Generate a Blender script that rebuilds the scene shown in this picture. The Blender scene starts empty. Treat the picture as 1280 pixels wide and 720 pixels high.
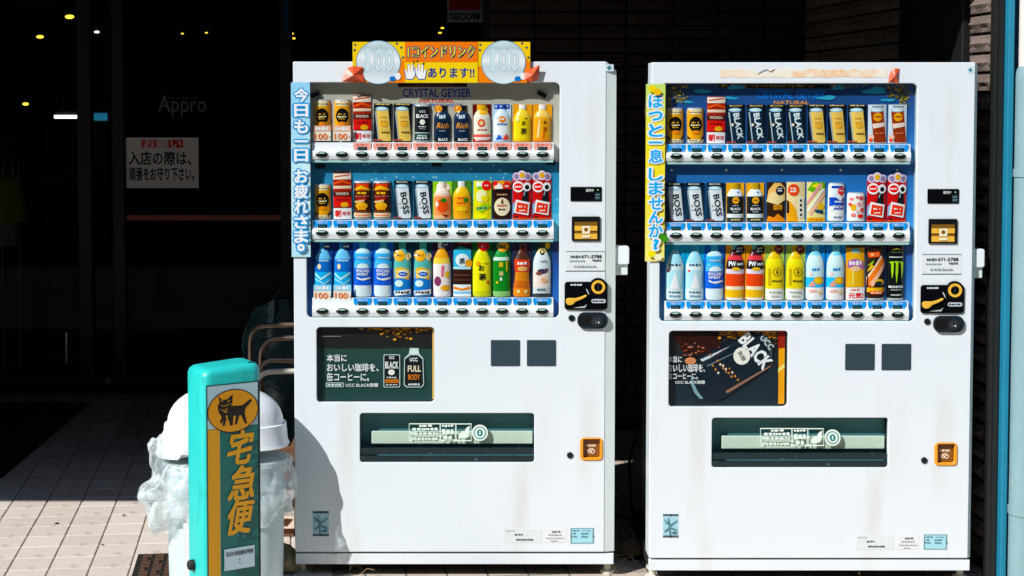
import bpy, bmesh, math, random
from mathutils import Vector, Matrix, noise
R = math.radians
SC = bpy.context.scene
COL = SC.collection
# ------------------------------------------------------------------ camera
F, CX, HY, TILT = 1950.0, 560.0, 125.0, R(2.6)      # focal length and horizon in photo pixels (1280 wide)
SCALE = 353.0
D = F / SCALE
CY = HY + F * math.tan(TILT)
HC = 1.705
cam = bpy.data.cameras.new('camera'); camo = bpy.data.objects.new('camera', cam); COL.objects.link(camo)
camo.location = (0, -D, HC); camo.rotation_euler = (R(90) - TILT, 0, 0)
cam.sensor_width = 36; cam.lens = F / 1280 * 36; cam.sensor_fit = 'HORIZONTAL'
cam.shift_x = (640 - CX) / 1280; cam.shift_y = (CY - 360) / 1280
cam.clip_end = 500; cam.clip_start = .05
SC.camera = camo
# ------------------------------------------------------------------ sky, sun, exposure
AZ, EL = R(50), R(40)                               # azimuth to the left of the wall's normal
SUN = Vector((-math.sin(AZ) * math.cos(EL), -math.cos(AZ) * math.cos(EL), math.sin(EL)))
w = bpy.data.worlds.new('World'); SC.world = w; w.use_nodes = True
nt = w.node_tree; bg = nt.nodes['Background']
sky = nt.nodes.new('ShaderNodeTexSky'); sky.sky_type = 'NISHITA'; sky.sun_disc = False
sky.sun_elevation = EL; sky.sun_rotation = math.atan2(SUN.x, SUN.y); sky.air_density = 1.0; sky.dust_density = .4; sky.ozone_density = 3.0
nt.links.new(sky.outputs[0], bg.inputs[0]); bg.inputs[1].default_value = .15
sl = bpy.data.lights.new('sun', 'SUN'); sl.energy = 5.0; sl.angle = R(.5); sl.color = (1, .985, .97)
so = bpy.data.objects.new('sun', sl); COL.objects.link(so); so.rotation_euler = SUN.to_track_quat('Z', 'Y').to_euler()
SC.view_settings.view_transform = 'Standard'; SC.view_settings.look = 'None'
SC.view_settings.exposure = .15; SC.view_settings.gamma = 1
SC.render.engine = 'CYCLES'
SC.cycles.use_denoising = True
SC.cycles.max_bounces = 8; SC.cycles.transparent_max_bounces = 16
SC.cycles.caustics_reflective = False; SC.cycles.caustics_refractive = False

FW = Vector((0, math.cos(TILT), -math.sin(TILT))); UP = Vector((0, math.sin(TILT), math.cos(TILT)))
def P(x, y, Y=0.0):
    "where the line of sight through a photo point meets the vertical plane at depth Y"
    d = FW + Vector(((x - CX) / F, 0, 0)) + UP * ((CY - y) / F)
    return Vector((0, -D, HC)) + d * ((Y + D) / d.y)
def G(x, y, z=0.0):
    "the same on the level plane z"
    d = FW + Vector(((x - CX) / F, 0, 0)) + UP * ((CY - y) / F)
    return Vector((0, -D, HC)) + d * ((z - HC) / d.z)
# ------------------------------------------------------------------ materials
def lin(h):
    c = [int(h[i:i + 2], 16) / 255 for i in (0, 2, 4)]
    return tuple(min(.82, v / 12.92 if v <= .04045 else ((v + .055) / 1.055) ** 2.4) for v in c)
MATS = {}
def pmat(key, col, rough=.45, metal=0, spec=.5, var=.06, scale=18, bump=0, bscale=200, coat=0, trans=0, emis=None, estr=0, grime=None, specks=None):
    m = bpy.data.materials.new(key); m.use_nodes = True
    n = m.node_tree.nodes; l = m.node_tree.links; b = n['Principled BSDF']
    c = lin(col) if isinstance(col, str) else col
    tc = n.new('ShaderNodeTexCoord'); nz = n.new('ShaderNodeTexNoise'); nz.inputs['Scale'].default_value = scale; nz.inputs['Detail'].default_value = 5
    l.new(tc.outputs['Object'], nz.inputs['Vector'])
    mx = n.new('ShaderNodeMix'); mx.data_type = 'RGBA'
    mx.inputs[6].default_value = (*[v * (1 - var) for v in c], 1); mx.inputs[7].default_value = (*[min(.85, v * (1 + var)) for v in c], 1)
    l.new(nz.outputs[0], mx.inputs[0]); out = mx.outputs[2]
    if grime:
        g2 = n.new('ShaderNodeTexNoise'); g2.inputs['Scale'].default_value = grime[1]; g2.inputs['Detail'].default_value = 8
        mp = n.new('ShaderNodeMapping'); mp.inputs['Scale'].default_value = grime[3] if len(grime) > 3 else (1, 1, 1)
        l.new(tc.outputs['Object'], mp.inputs[0]); l.new(mp.outputs[0], g2.inputs['Vector'])
        rp = n.new('ShaderNodeMapRange'); rp.inputs[1].default_value = grime[2]; rp.inputs[2].default_value = grime[2] + .18
        l.new(g2.outputs[0], rp.inputs[0])
        m2 = n.new('ShaderNodeMix'); m2.data_type = 'RGBA'; m2.inputs[7].default_value = (*lin(grime[0]), 1)
        l.new(rp.outputs[0], m2.inputs[0]); l.new(out, m2.inputs[6]); out = m2.outputs[2]
    if specks:
        g3 = n.new('ShaderNodeTexNoise'); g3.inputs['Scale'].default_value = specks[1]; g3.inputs['Detail'].default_value = 2; l.new(tc.outputs['Object'], g3.inputs['Vector'])
        r3 = n.new('ShaderNodeMapRange'); r3.inputs[1].default_value = specks[2]; r3.inputs[2].default_value = specks[2] + .05; r3.inputs[4].default_value = .7; l.new(g3.outputs[0], r3.inputs[0])
        m3 = n.new('ShaderNodeMix'); m3.data_type = 'RGBA'; m3.inputs[7].default_value = (*lin(specks[0]), 1); l.new(r3.outputs[0], m3.inputs[0]); l.new(out, m3.inputs[6]); out = m3.outputs[2]
    l.new(out, b.inputs['Base Color'])
    rr = n.new('ShaderNodeMapRange'); rr.inputs[3].default_value = max(.02, rough - .08); rr.inputs[4].default_value = min(1, rough + .08)
    l.new(nz.outputs[0], rr.inputs[0]); l.new(rr.outputs[0], b.inputs['Roughness'])
    b.inputs['Metallic'].default_value = metal; b.inputs['Specular IOR Level'].default_value = spec
    b.inputs['Coat Weight'].default_value = coat; b.inputs['Transmission Weight'].default_value = trans
    if bump:
        bz = n.new('ShaderNodeTexNoise'); bz.inputs['Scale'].default_value = bscale; bz.inputs['Detail'].default_value = 6
        l.new(tc.outputs['Object'], bz.inputs['Vector'])
        bp = n.new('ShaderNodeBump'); bp.inputs['Strength'].default_value = bump; bp.inputs['Distance'].default_value = .01
        l.new(bz.outputs[0], bp.inputs['Height']); l.new(bp.outputs[0], b.inputs['Normal'])
    if emis:
        b.inputs['Emission Color'].default_value = (*lin(emis), 1); b.inputs['Emission Strength'].default_value = estr
    MATS[key] = m
    return m
def glassmat(key, tint, refl, rough=.02, ior=1.45):
    m = bpy.data.materials.new(key); m.use_nodes = True
    n = m.node_tree.nodes; l = m.node_tree.links; n.remove(n['Principled BSDF'])
    tr = n.new('ShaderNodeBsdfTransparent'); tr.inputs[0].default_value = (*tint, 1)
    gl = n.new('ShaderNodeBsdfGlossy'); gl.inputs['Roughness'].default_value = rough
    fr = n.new('ShaderNodeFresnel'); fr.inputs[0].default_value = ior
    mu = n.new('ShaderNodeMath'); mu.operation = 'MULTIPLY'; mu.inputs[1].default_value = refl; l.new(fr.outputs[0], mu.inputs[0])
    nz = n.new('ShaderNodeTexNoise'); nz.inputs['Scale'].default_value = 3; bp = n.new('ShaderNodeBump'); bp.inputs['Strength'].default_value = .03
    l.new(nz.outputs[0], bp.inputs['Height']); l.new(bp.outputs[0], gl.inputs['Normal'])
    ge = n.new('ShaderNodeNewGeometry'); iv = n.new('ShaderNodeMath'); iv.operation = 'SUBTRACT'; iv.inputs[0].default_value = 1; l.new(ge.outputs['Backfacing'], iv.inputs[1])
    mf = n.new('ShaderNodeMath'); mf.operation = 'MULTIPLY'; l.new(mu.outputs[0], mf.inputs[0]); l.new(iv.outputs[0], mf.inputs[1])   # the far face of the sheet does not mirror a second time
    mx = n.new('ShaderNodeMixShader'); l.new(mf.outputs[0], mx.inputs[0]); l.new(tr.outputs[0], mx.inputs[1]); l.new(gl.outputs[0], mx.inputs[2])
    l.new(mx.outputs[0], n['Material Output'].inputs[0]); MATS[key] = m
    return m
def M(k):
    if k not in MATS:
        c = lin(k); g = .25 * c[0] + .6 * c[1] + .15 * c[2]
        pmat(k, tuple(min(.82, max(.003, g + (v - g) * 1.28)) for v in c), rough=.22, var=.05, scale=60)   # inks are purer than they photograph
    return MATS[k]
pmat('paint', 'DEE6EB', rough=.33, var=.025, scale=2.5, bump=.012, bscale=260, coat=.15, grime=('D6DAD8', 3.1, .57, (2.2, 2.2, .35)), specks=('8A7458', 70, .76))
pmat('paint_edge', 'D6E2DF', rough=.4, var=.05)
pmat('plastic_white', 'E0E7EA', rough=.4, var=.03)
pmat('cab_side', '3C3F3F', rough=.6, var=.12, grime=('57503F', 3, .6))
pmat('black', '0B0D0F', rough=.35, var=.2); pmat('black_gloss', '08090B', rough=.12, var=.1); pmat('rubber', '14181A', rough=.7)
pmat('navy_gap', '070B12', rough=.8)
pmat('chrome', 'B8BFC0', rough=.18, metal=1); pmat('steel', '8C9290', rough=.35, metal=1, grime=('5A4A3A', 12, .6))
pmat('lining', '9FB9B6', rough=.4); pmat('strip', '9CC4BE', rough=.25)
pmat('vent', '1E3742', rough=.6, bump=.3, bscale=700)
pmat('gold', 'F0B23C', rough=.3, var=.12, scale=40); pmat('gold_dark', '7A5514', rough=.35, var=.2)
pmat('orange_cup', 'F49A12', rough=.25, coat=.4)
glassmat('pane', (.97, .985, .985), .6); glassmat('flap_plastic', (.90, .955, .955), .8, .1); glassmat('shop_glass', (.55, .6, .62), .1, .02)
# ------------------------------------------------------------------ mesh helpers
class MB:
    def __init__(s): s.v = []; s.f = []; s.m = []; s.keys = []
    def k(s, key):
        if key not in s.keys: s.keys.append(key)
        return s.keys.index(key)
    def add(s, vs, fs, key):
        o = len(s.v); i = s.k(key); s.v += [tuple(v) for v in vs]
        for f in fs: s.f.append([o + a for a in f]); s.m.append(i)
        return s
    def box(s, x0, x1, y0, y1, z0, z1, key):
        return s.add([(x0, y0, z0), (x1, y0, z0), (x1, y1, z0), (x0, y1, z0), (x0, y0, z1), (x1, y0, z1), (x1, y1, z1), (x0, y1, z1)],
                     [(0, 1, 5, 4), (1, 2, 6, 5), (2, 3, 7, 6), (3, 0, 4, 7), (4, 5, 6, 7), (3, 2, 1, 0)], key)
    def prism(s, pts, y0, y1, key):
        "outline in x,z pushed from the front y0 to the back y1"
        n = len(pts); vs = [(x, y0, z) for x, z in pts] + [(x, y1, z) for x, z in pts]
        return s.add(vs, [list(range(n)), list(range(2 * n - 1, n - 1, -1))] + [(i, i + n, (i + 1) % n + n, (i + 1) % n) for i in range(n)], key)
    def dome(s, cx, cz, rx, rz, y0, h, key, n=18, rings=3):
        vs = []; fs = []
        for r in range(rings):
            a = r / rings * math.pi / 2
            for i in range(n):
                t = 2 * math.pi * i / n; vs.append((cx + rx * math.cos(a) * math.cos(t), y0 - h * math.sin(a), cz + rz * math.cos(a) * math.sin(t)))
        vs.append((cx, y0 - h, cz))
        for r in range(rings - 1):
            for i in range(n): fs.append((r * n + i, r * n + (i + 1) % n, (r + 1) * n + (i + 1) % n, (r + 1) * n + i))
        for i in range(n): fs.append(((rings - 1) * n + i, (rings - 1) * n + (i + 1) % n, rings * n))
        return s.add(vs, fs, key)
    def ring(s, cx, cz, r0, r1, y0, y1, key, n=24):
        vs = []
        for rr, y in ((r0, y1), (r0, y0), (r1, y0), (r1, y1)):
            vs += [(cx + rr * math.cos(2 * math.pi * i / n), y, cz + rr * math.sin(2 * math.pi * i / n)) for i in range(n)]
        return s.add(vs, [(k * n + i, k * n + (i + 1) % n, (k + 1) * n + (i + 1) % n, (k + 1) * n + i) for k in range(3) for i in range(n)], key)
    def tube(s, path, r, key, n=10):
        path = [Vector(p) for p in path]; vs = []; fs = []
        for i, p in enumerate(path):
            t = (path[min(i + 1, len(path) - 1)] - path[max(i - 1, 0)]).normalized()
            a = t.cross(Vector((.3, 1, .2))).normalized(); b = t.cross(a)
            vs += [p + a * r * math.cos(2 * math.pi * k / n) + b * r * math.sin(2 * math.pi * k / n) for k in range(n)]
        for i in range(len(path) - 1):
            fs += [(i * n + k, i * n + (k + 1) % n, (i + 1) * n + (k + 1) % n, (i + 1) * n + k) for k in range(n)]
        fs += [list(range(n))[::-1], [(len(path) - 1) * n + k for k in range(n)]]
        return s.add(vs, fs, key)
    def rings(s, rs, key, cap=True):
        "skin a stack of closed rings"
        n = len(rs[0]); vs = [v for r in rs for v in r]
        fs = [(i * n + k, i * n + (k + 1) % n, (i + 1) * n + (k + 1) % n, (i + 1) * n + k) for i in range(len(rs) - 1) for k in range(n)]
        if cap: fs += [list(range(n))[::-1], [(len(rs) - 1) * n + k for k in range(n)]]
        return s.add(vs, fs, key)
    def mesh(s, name, smooth=None):
        me = bpy.data.meshes.new(name); me.from_pydata(s.v, [], s.f)
        for k in s.keys: me.materials.append(M(k))
        me.polygons.foreach_set('material_index', s.m)
        if smooth is not None:
            me.polygons.foreach_set('use_smooth', [True] * len(s.f)); me.update(); me.set_sharp_from_angle(angle=R(smooth))
        me.update(); return me
    def build(s, name, parent=None, smooth=None, bev=0, loc=(0, 0, 0), recalc=True):
        me = s.mesh(name, smooth)
        if recalc:
            b = bmesh.new(); b.from_mesh(me); bmesh.ops.recalc_face_normals(b, faces=b.faces); b.to_mesh(me); b.free()
        return put(name, me, parent, loc, bev)
def put(name, me, parent=None, loc=(0, 0, 0), bev=0):
    o = bpy.data.objects.new(name, me); COL.objects.link(o); o.location = loc; o.parent = parent
    if bev:
        b = o.modifiers.new('bevel', 'BEVEL'); b.width = bev; b.segments = 2; b.limit_method = 'ANGLE'
    return o
def tag(o, label=None, cat=None, group=None, kind=None):
    for k, v in (('label', label), ('category', cat), ('group', group), ('kind', kind)):
        if v: o[k] = v
    return o
def thing(name, label, cat, loc=(0, 0, 0), rz=0, group=None):
    o = bpy.data.objects.new(name, None); COL.objects.link(o); o.location = loc; o.rotation_euler.z = rz; o.empty_display_size = .05
    return tag(o, label, cat, group)
def copy_tree(o, parent=None):
    c = o.copy(); COL.objects.link(c); c.parent = parent
    for ch in [x for x in o.children]: copy_tree(ch, c)
    return c
def rrect(x0, z0, x1, z1, r, n=5):
    pts = []
    for cx, cz, a0 in ((x1 - r, z1 - r, 0), (x0 + r, z1 - r, 90), (x0 + r, z0 + r, 180), (x1 - r, z0 + r, 270)):
        pts += [(cx + r * math.cos(R(a0 + 90 * i / n)), cz + r * math.sin(R(a0 + 90 * i / n))) for i in range(n + 1)]
    return pts
def ell(cx, cz, rx, rz, n=28): return [(cx + rx * math.cos(2 * math.pi * i / n), cz + rz * math.sin(2 * math.pi * i / n)) for i in range(n)]
def plate(loops, y0, y1, bev, key, name):
    "flat plate with holes between y0 (front) and y1, edges rounded"
    cu = bpy.data.curves.new('c', 'CURVE'); cu.dimensions = '2D'; cu.fill_mode = 'BOTH'
    cu.extrude = (y1 - y0) / 2 - bev; cu.bevel_depth = bev; cu.offset = -bev; cu.bevel_resolution = 2
    for pts in loops:
        s = cu.splines.new('POLY'); s.points.add(len(pts) - 1); s.use_cyclic_u = True
        for p, q in zip(s.points, pts): p.co = (*q, 0, 1)
    o = bpy.data.objects.new('c', cu); m = o.to_mesh(); b = MB()
    ym = (y0 + y1) / 2
    b.add([(v.co.x, ym - v.co.z, v.co.y) for v in m.vertices], [list(p.vertices) for p in m.polygons], key)
    o.to_mesh_clear(); bpy.data.objects.remove(o); bpy.data.curves.remove(cu)
    me = b.mesh(name); bm = bmesh.new(); bm.from_mesh(me); bmesh.ops.remove_doubles(bm, verts=bm.verts, dist=1e-5); bmesh.ops.recalc_face_normals(bm, faces=bm.faces); bm.to_mesh(me); bm.free()
    return me
TXT = {}
def tgeo(body, bold=0, shear=0):
    k = (body, bold, shear)
    if k not in TXT:
        cu = bpy.data.curves.new('t', 'FONT'); cu.body = body; cu.offset = bold; cu.shear = shear; cu.resolution_u = 2; cu.fill_mode = 'FRONT'
        o = bpy.data.objects.new('t', cu); m = o.to_mesh()
        vs = [(v.co.x, v.co.y) for v in m.vertices]; fs = [list(p.vertices) for p in m.polygons]
        o.to_mesh_clear(); bpy.data.objects.remove(o); bpy.data.curves.remove(cu)
        xs = [v[0] for v in vs]; ys = [v[1] for v in vs]
        TXT[k] = (vs, fs, min(xs), max(xs), min(ys), max(ys))
    return TXT[k]
class Print(MB):
    "flat print in x,z, every element a little proud of the one before; bend() lays it on a curved front"
    def __init__(s, y=0.0, bend=None, frame=(0, 0, 1, 1), step=.0004):
        super().__init__(); s.y = y; s.bend = bend; s.fr = frame; s.step = step; s.n = 0
    def uv(s, u, v): return s.fr[0] + u * s.fr[2], s.fr[1] + v * s.fr[3]
    def emit(s, pts, fs, col, lift=0):
        y = s.y - s.step * s.n - lift
        s.add([(x, y + (s.bend(x, z) if s.bend else 0), z) for x, z in pts], fs, col)
    def r(s, u0, v0, u1, v1, col):
        s.n += 1; nx = nz = 6 if s.bend else 1
        x0, z0 = s.uv(u0, v0); x1, z1 = s.uv(u1, v1)
        pts = [(x0 + (x1 - x0) * i / nx, z0 + (z1 - z0) * j / nz) for j in range(nz + 1) for i in range(nx + 1)]
        s.emit(pts, [(j * (nx + 1) + i, j * (nx + 1) + i + 1, (j + 1) * (nx + 1) + i + 1, (j + 1) * (nx + 1) + i) for j in range(nz) for i in range(nx)], col)
    def e(s, u, v, ru, rv, col, n=22):
        s.n += 1; cx, cz = s.uv(u, v); w = s.fr[2]
        pts = [(cx, cz)] + ell(cx, cz, ru * w * .55, rv * w * .55, n) + ell(cx, cz, ru * w, rv * w, n)
        s.emit(pts, [(0, 1 + i, 1 + (i + 1) % n) for i in range(n)] + [(1 + i, 1 + n + i, 1 + n + (i + 1) % n, 1 + (i + 1) % n) for i in range(n)], col)
    def p(s, pts, col):
        s.n += 1; P_ = [s.uv(*q) for q in pts]
        if not s.bend: return s.emit(P_, [list(range(len(pts)))], col)
        def clip(pl, ax, lim, sg):
            o = []
            for a, b_ in zip(pl, pl[1:] + pl[:1]):
                da, db = sg * (a[ax] - lim), sg * (b_[ax] - lim)
                if da >= 0: o.append(a)
                if da * db < 0: k = da / (da - db); o.append((a[0] + (b_[0] - a[0]) * k, a[1] + (b_[1] - a[1]) * k))
            return o
        x0, z0, W, H = s.fr; nx, nz = 8, 6
        for i in range(nx):
            A_ = clip(clip(P_, 0, x0 + W * i / nx, 1), 0, x0 + W * (i + 1) / nx, -1)
            for j in range(nz if len(A_) > 2 else 0):
                B_ = clip(clip(A_, 1, z0 + H * j / nz, 1), 1, z0 + H * (j + 1) / nz, -1)
                if len(B_) > 2: s.emit(B_, [list(range(len(B_)))], col, .0001)
    def t(s, body, u, v, w, h, col, rot=0, bold=.02, shear=0, out=None):
        cx, cz = s.uv(u, v); W = s.fr[2]; c, sn = math.cos(R(rot)), math.sin(R(rot))
        cjk = any(ord(k) > 255 for k in body)
        vs, fs, x0, x1, y0, y1 = tgeo(body, 0 if cjk else bold, shear)
        jobs = [(col, bold * .75 if cjk else 0, 4)]
        if out: jobs = [(out[0], out[1], 8)] + jobs
        for cc, rad, nd in jobs:                       # heavy strokes: the glyph laid down several times around its place
            s.n += 1
            offs = [(0, 0)] + ([(rad * math.cos(6.2832 * i / nd + .785), rad * math.sin(6.2832 * i / nd + .785)) for i in range(nd)] if rad else [])
            for i, (ox, oy) in enumerate(offs):
                q = [((x + ox - (x0 + x1) / 2) / (x1 - x0) * w * W, (y + oy - (y0 + y1) / 2) / (y1 - y0) * h * W) for x, y in vs]
                s.emit([(cx + x * c - z * sn, cz + x * sn + z * c) for x, z in q], fs, cc, (.0002 if s.bend else 0) + i * .00003)
    def b(s, u0, v0, u1, v1, col, n=6, seed=1):
        rd = random.Random(seed); s.n += 1; u = u0
        ws = [rd.uniform(.5, 1.2) for _ in range(n)]; k = (u1 - u0) / (sum(ws) * 1.3)
        for wd in ws:
            x0, z0 = s.uv(u, v0 + (v1 - v0) * rd.uniform(0, .2)); x1, z1 = s.uv(u + wd * k, v1 - (v1 - v0) * rd.uniform(0, .2))
            s.emit([(x0, z0), (x1, z0), (x1, z1), (x0, z1)], [(0, 1, 2, 3)], col); u += wd * k * 1.3
    def els(s, L):
        for e in L: getattr(s, e[0])(*e[1:])
        return s
# ================================================================== THE SETTING
GROT = R(6.2)                                        # the paving runs a little askew to the machines
def brickmat(key, c1, c2, cm, bw, rh, mortar, rough, rot=0, bump=.4, off=0.0, grime='4A4038'):
    m = bpy.data.materials.new(key); m.use_nodes = True; n = m.node_tree.nodes; l = m.node_tree.links; b = n['Principled BSDF']
    tc = n.new('ShaderNodeTexCoord'); mp = n.new('ShaderNodeMapping'); mp.inputs['Rotation'].default_value = (0, 0, rot); l.new(tc.outputs['Object'], mp.inputs[0])
    bt = n.new('ShaderNodeTexBrick'); bt.offset = off; bt.inputs['Scale'].default_value = 1; bt.inputs['Brick Width'].default_value = bw; bt.inputs['Row Height'].default_value = rh
    bt.inputs['Mortar Size'].default_value = mortar; bt.inputs['Color1'].default_value = (*lin(c1), 1); bt.inputs['Color2'].default_value = (*lin(c2), 1); bt.inputs['Mortar'].default_value = (*lin(cm), 1)
    l.new(mp.outputs[0], bt.inputs[0])
    nz = n.new('ShaderNodeTexNoise'); nz.inputs['Scale'].default_value = 5; nz.inputs['Detail'].default_value = 8; l.new(tc.outputs['Object'], nz.inputs['Vector'])
    rp = n.new('ShaderNodeMapRange'); rp.inputs[1].default_value = .5; rp.inputs[2].default_value = .8; rp.inputs[4].default_value = .35; l.new(nz.outputs[0], rp.inputs[0])
    mx = n.new('ShaderNodeMix'); mx.data_type = 'RGBA'; mx.inputs[7].default_value = (*lin(grime), 1); l.new(rp.outputs[0], mx.inputs[0]); l.new(bt.outputs[0], mx.inputs[6])
    l.new(mx.outputs[2], b.inputs['Base Color']); b.inputs['Roughness'].default_value = rough
    bp = n.new('ShaderNodeBump'); bp.inputs['Strength'].default_value = bump; bp.inputs['Distance'].default_value = .004; bp.invert = True
    l.new(bt.outputs['Fac'], bp.inputs['Height']); l.new(bp.outputs[0], b.inputs['Normal']); MATS[key] = m
TS = .1465
brickmat('pave', 'C6B6A6', 'BCAB9C', '6B7068', TS, TS, .004, .75, rot=-GROT)
pmat('tile_a', 'D2C6BA', rough=.7, var=.08, scale=14, bump=.25, bscale=90, grime=('8D7867', 9, .59))
pmat('tile_b', 'CCBFB3', rough=.7, var=.09, scale=11, bump=.25, bscale=90, grime=('8A7563', 7, .6))
pmat('tile_c', 'D6CBC0', rough=.7, var=.07, scale=17, bump=.25, bscale=90, grime=('94806E', 12, .64))
pmat('tile_d', 'CFC2B5', rough=.7, var=.1, scale=12, bump=.25, bscale=90, grime=('8C7867', 8, .6))
pmat('grout', '7C8078', rough=.9, var=.2, scale=40)
pmat('asphalt', '45464A', rough=.9, var=.25, scale=30, bump=.5, bscale=160)
pmat('concrete', '8E8C86', rough=.85, var=.12, scale=8, bump=.3)
b = MB(); b.box(-80, 80, -80, 60, -.6, -.13, 'asphalt'); tag(b.build('ground'), kind='structure')
b = MB(); b.box(-9, 4.5, -3.2, 8.6, -.2, -.0065, 'pave'); pav = tag(b.build('pavement'), kind='structure')
b = MB(); b.box(-9, 4.5, -3.36, -3.204, -.2, .0, 'concrete'); tag(b.build('kerb', bev=.012), kind='structure')
tm = []
for k in range(9):
    rd = random.Random(k); bb = MB(); h = TS / 2 - .0022; e = .0022
    z = [rd.uniform(-.0007, .0007) for _ in range(4)]
    lo = [(-h, -h, -.006), (h, -h, -.006), (h, h, -.006), (-h, h, -.006)]
    mi = [(-h, -h, z[0] - e), (h, -h, z[1] - e), (h, h, z[2] - e), (-h, h, z[3] - e)]
    hi = [(-h + e, -h + e, z[0]), (h - e, -h + e, z[1]), (h - e, h - e, z[2]), (-h + e, h - e, z[3])]
    bb.rings([lo, mi, hi], 'tile_' + 'abcd'[k % 4]); tm.append(bb.mesh('paving_tile'))
ca, sa = math.cos(GROT), math.sin(GROT)
g0 = G(100, 631.7)
rd = random.Random(5); nt_ = 0
for i in range(-16, 12):
    for j in range(-14, 20):
        lx, ly = (i + .5) * TS, (j + .36) * TS
        X, Y = g0.x + ca * lx - sa * ly, g0.y + sa * lx + ca * ly
        if Y < -.3 or Y > 3.3: continue
        px = CX + F * X / (Y + D)
        if px < -45 or px > 395: continue
        if px > 150 and Y > 2.2: continue
        o = put('tile', tm[rd.randrange(9)], pav, (X, Y, 0)); o.rotation_euler.z = GROT; nt_ += 1
print('tiles', nt_)
# cast drain lid in the paving
pmat('cast_iron', '6A4E3E', rough=.6, metal=.5, var=.3, scale=60, bump=.3)
pmat('iron_dark', '17120F', rough=.8)
a = G(176, 694); t = thing('drain_cover', 'brown cast metal drain cover set in the pale paving beside the bin', 'drain cover', (a.x, a.y, .0), GROT)
b = MB(); b.box(-.01, .42, -.34, .01, -.006, .0016, 'iron_dark'); b.build('frame', t)
b = MB()
for i in range(9):
    for j in range(8):
        b.box(.012 + i * .045, .012 + i * .045 + (.034 if (i + j) % 3 else .02), -.33 + j * .042, -.33 + j * .042 + .03, .0016, .0055, 'cast_iron')
b.build('tread', t, bev=.002)
pmat('leaf_litter', '4A3420', rough=.9)
for k_, (px, py, an, lab) in enumerate(((71, 655, 20, 'dry brown leaf lying on a paving joint in the sun'), (155, 645, 70, 'curled dry leaf lying near the clear plastic bag'), (128, 682, 140, 'small dry leaf lying near the drain cover'))):
    a = G(px, py); b = MB(); s_ = .010
    b.add([(-s_, 0, .001), (-s_ * .3, -s_ * .45, .004), (s_ * .5, -s_ * .35, .005), (s_, 0, .002), (s_ * .5, s_ * .4, .006), (-s_ * .3, s_ * .45, .005), (0, 0, .0015)], [(0, 1, 6), (1, 2, 6), (2, 3, 6), (3, 4, 6), (4, 5, 6), (5, 0, 6)], 'leaf_litter')
    o_ = b.build('dry_leaf', loc=(a.x, a.y, .0005)); o_.rotation_euler.z = R(an); sdm = o_.modifiers.new('solid', 'SOLIDIFY'); sdm.thickness = .0006; tag(o_, lab, 'leaf')
# ---- split-face tile walls
pmat('wtile_a', '4A3C35', rough=.8, var=.3, scale=16, bump=.6, bscale=45); pmat('wtile_b', '43362F', rough=.8, var=.3, scale=13, bump=.6, bscale=45)  # same tile as the return wall, coloured darker for its shade
pmat('ptile_a', '786860', rough=.8, var=.25, scale=30, bump=.8, bscale=60); pmat('ptile_b', '6B5C54', rough=.8, var=.28, scale=26, bump=.8, bscale=60)  # lighter copy of the wall tile, sunlit look put into the colour
pmat('wjoint', '12100F', rough=.95)
def splittile(seed, key, wd, hg, rough):
    rd = random.Random(seed); nx, nz = 9, 4; vs = []; b = MB()
    for j in range(nz + 1):
        for i in range(nx + 1):
            u, v = i / nx, j / nz
            edge = 0 if i in (0, nx) or j in (0, nz) else 1
            y = -.012 - rough * (.4 + .6 * noise.noise(Vector((u * 3.3, v * 2.2, seed * 7.1)))) * (edge * .8 + .2) - rough * .8 * math.exp(-((v - .52 + .16 * noise.noise(Vector((u * 6, seed * 3.3, 0)))) / .12) ** 2) * edge
            vs.append(((u - .5) * wd, y, v * hg))
    n = len(vs); vs2 = vs + [(x, 0, z) for x, y, z in vs]
    fs = [(j * (nx + 1) + i, j * (nx + 1) + i + 1, (j + 1) * (nx + 1) + i + 1, (j + 1) * (nx + 1) + i) for j in range(nz) for i in range(nx)]
    bd = [i for i in range(nx + 1)] + [j * (nx + 1) + nx for j in range(1, nz + 1)] + [nz * (nx + 1) + i for i in range(nx - 1, -1, -1)] + [j * (nx + 1) for j in range(nz - 1, 0, -1)]
    fs += [(bd[k], bd[k] + n, bd[(k + 1) % len(bd)] + n, bd[(k + 1) % len(bd)]) for k in range(len(bd))]
    b.add(vs2, fs, key); return b.mesh('tile')
WY = 2.5; TW, TH = .235, .0705
wl = P(611, 40, WY).x; A = Vector((1.81, WY, 0)); B = Vector((1.955, .02, 0))
tw = thing('tiled_wall', 'dark brown rough tile wall in shade behind the drink machines', 'wall', (0, 0, 0))
b = MB(); b.box(wl - .002, 2.2, WY, WY + .8, -.1, 3.0, 'wjoint'); b.build('wall', tw)
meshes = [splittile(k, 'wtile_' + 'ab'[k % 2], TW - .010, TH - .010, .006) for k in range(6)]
z0 = P(700, 75, WY).z % TH
rd = random.Random(3); k = 0; x = wl + TW / 2
while x < 1.84:
    for r in range(37):
        z = r * TH + z0 - .03
        if z < 0 or z > 2.62: continue
        put('tile', meshes[rd.randrange(6)], tw, (x, WY, z)); k += 1
    x += TW
print('wall tiles', k)
dv = (B - A); L = dv.length; ang = math.atan2(dv.y, dv.x)
rw = thing('return_wall', 'rough split-face stone tile wall lit by sun beside the blue pillar', 'wall', A, ang)
b = MB(); b.box(0, L, 0, .3, -.1, 3.0, 'wjoint'); b.build('wall', rw)
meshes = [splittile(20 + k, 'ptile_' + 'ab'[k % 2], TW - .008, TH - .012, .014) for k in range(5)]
rest = MB(); dm = .0
s = L - TW / 2 - .005; first = True
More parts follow.
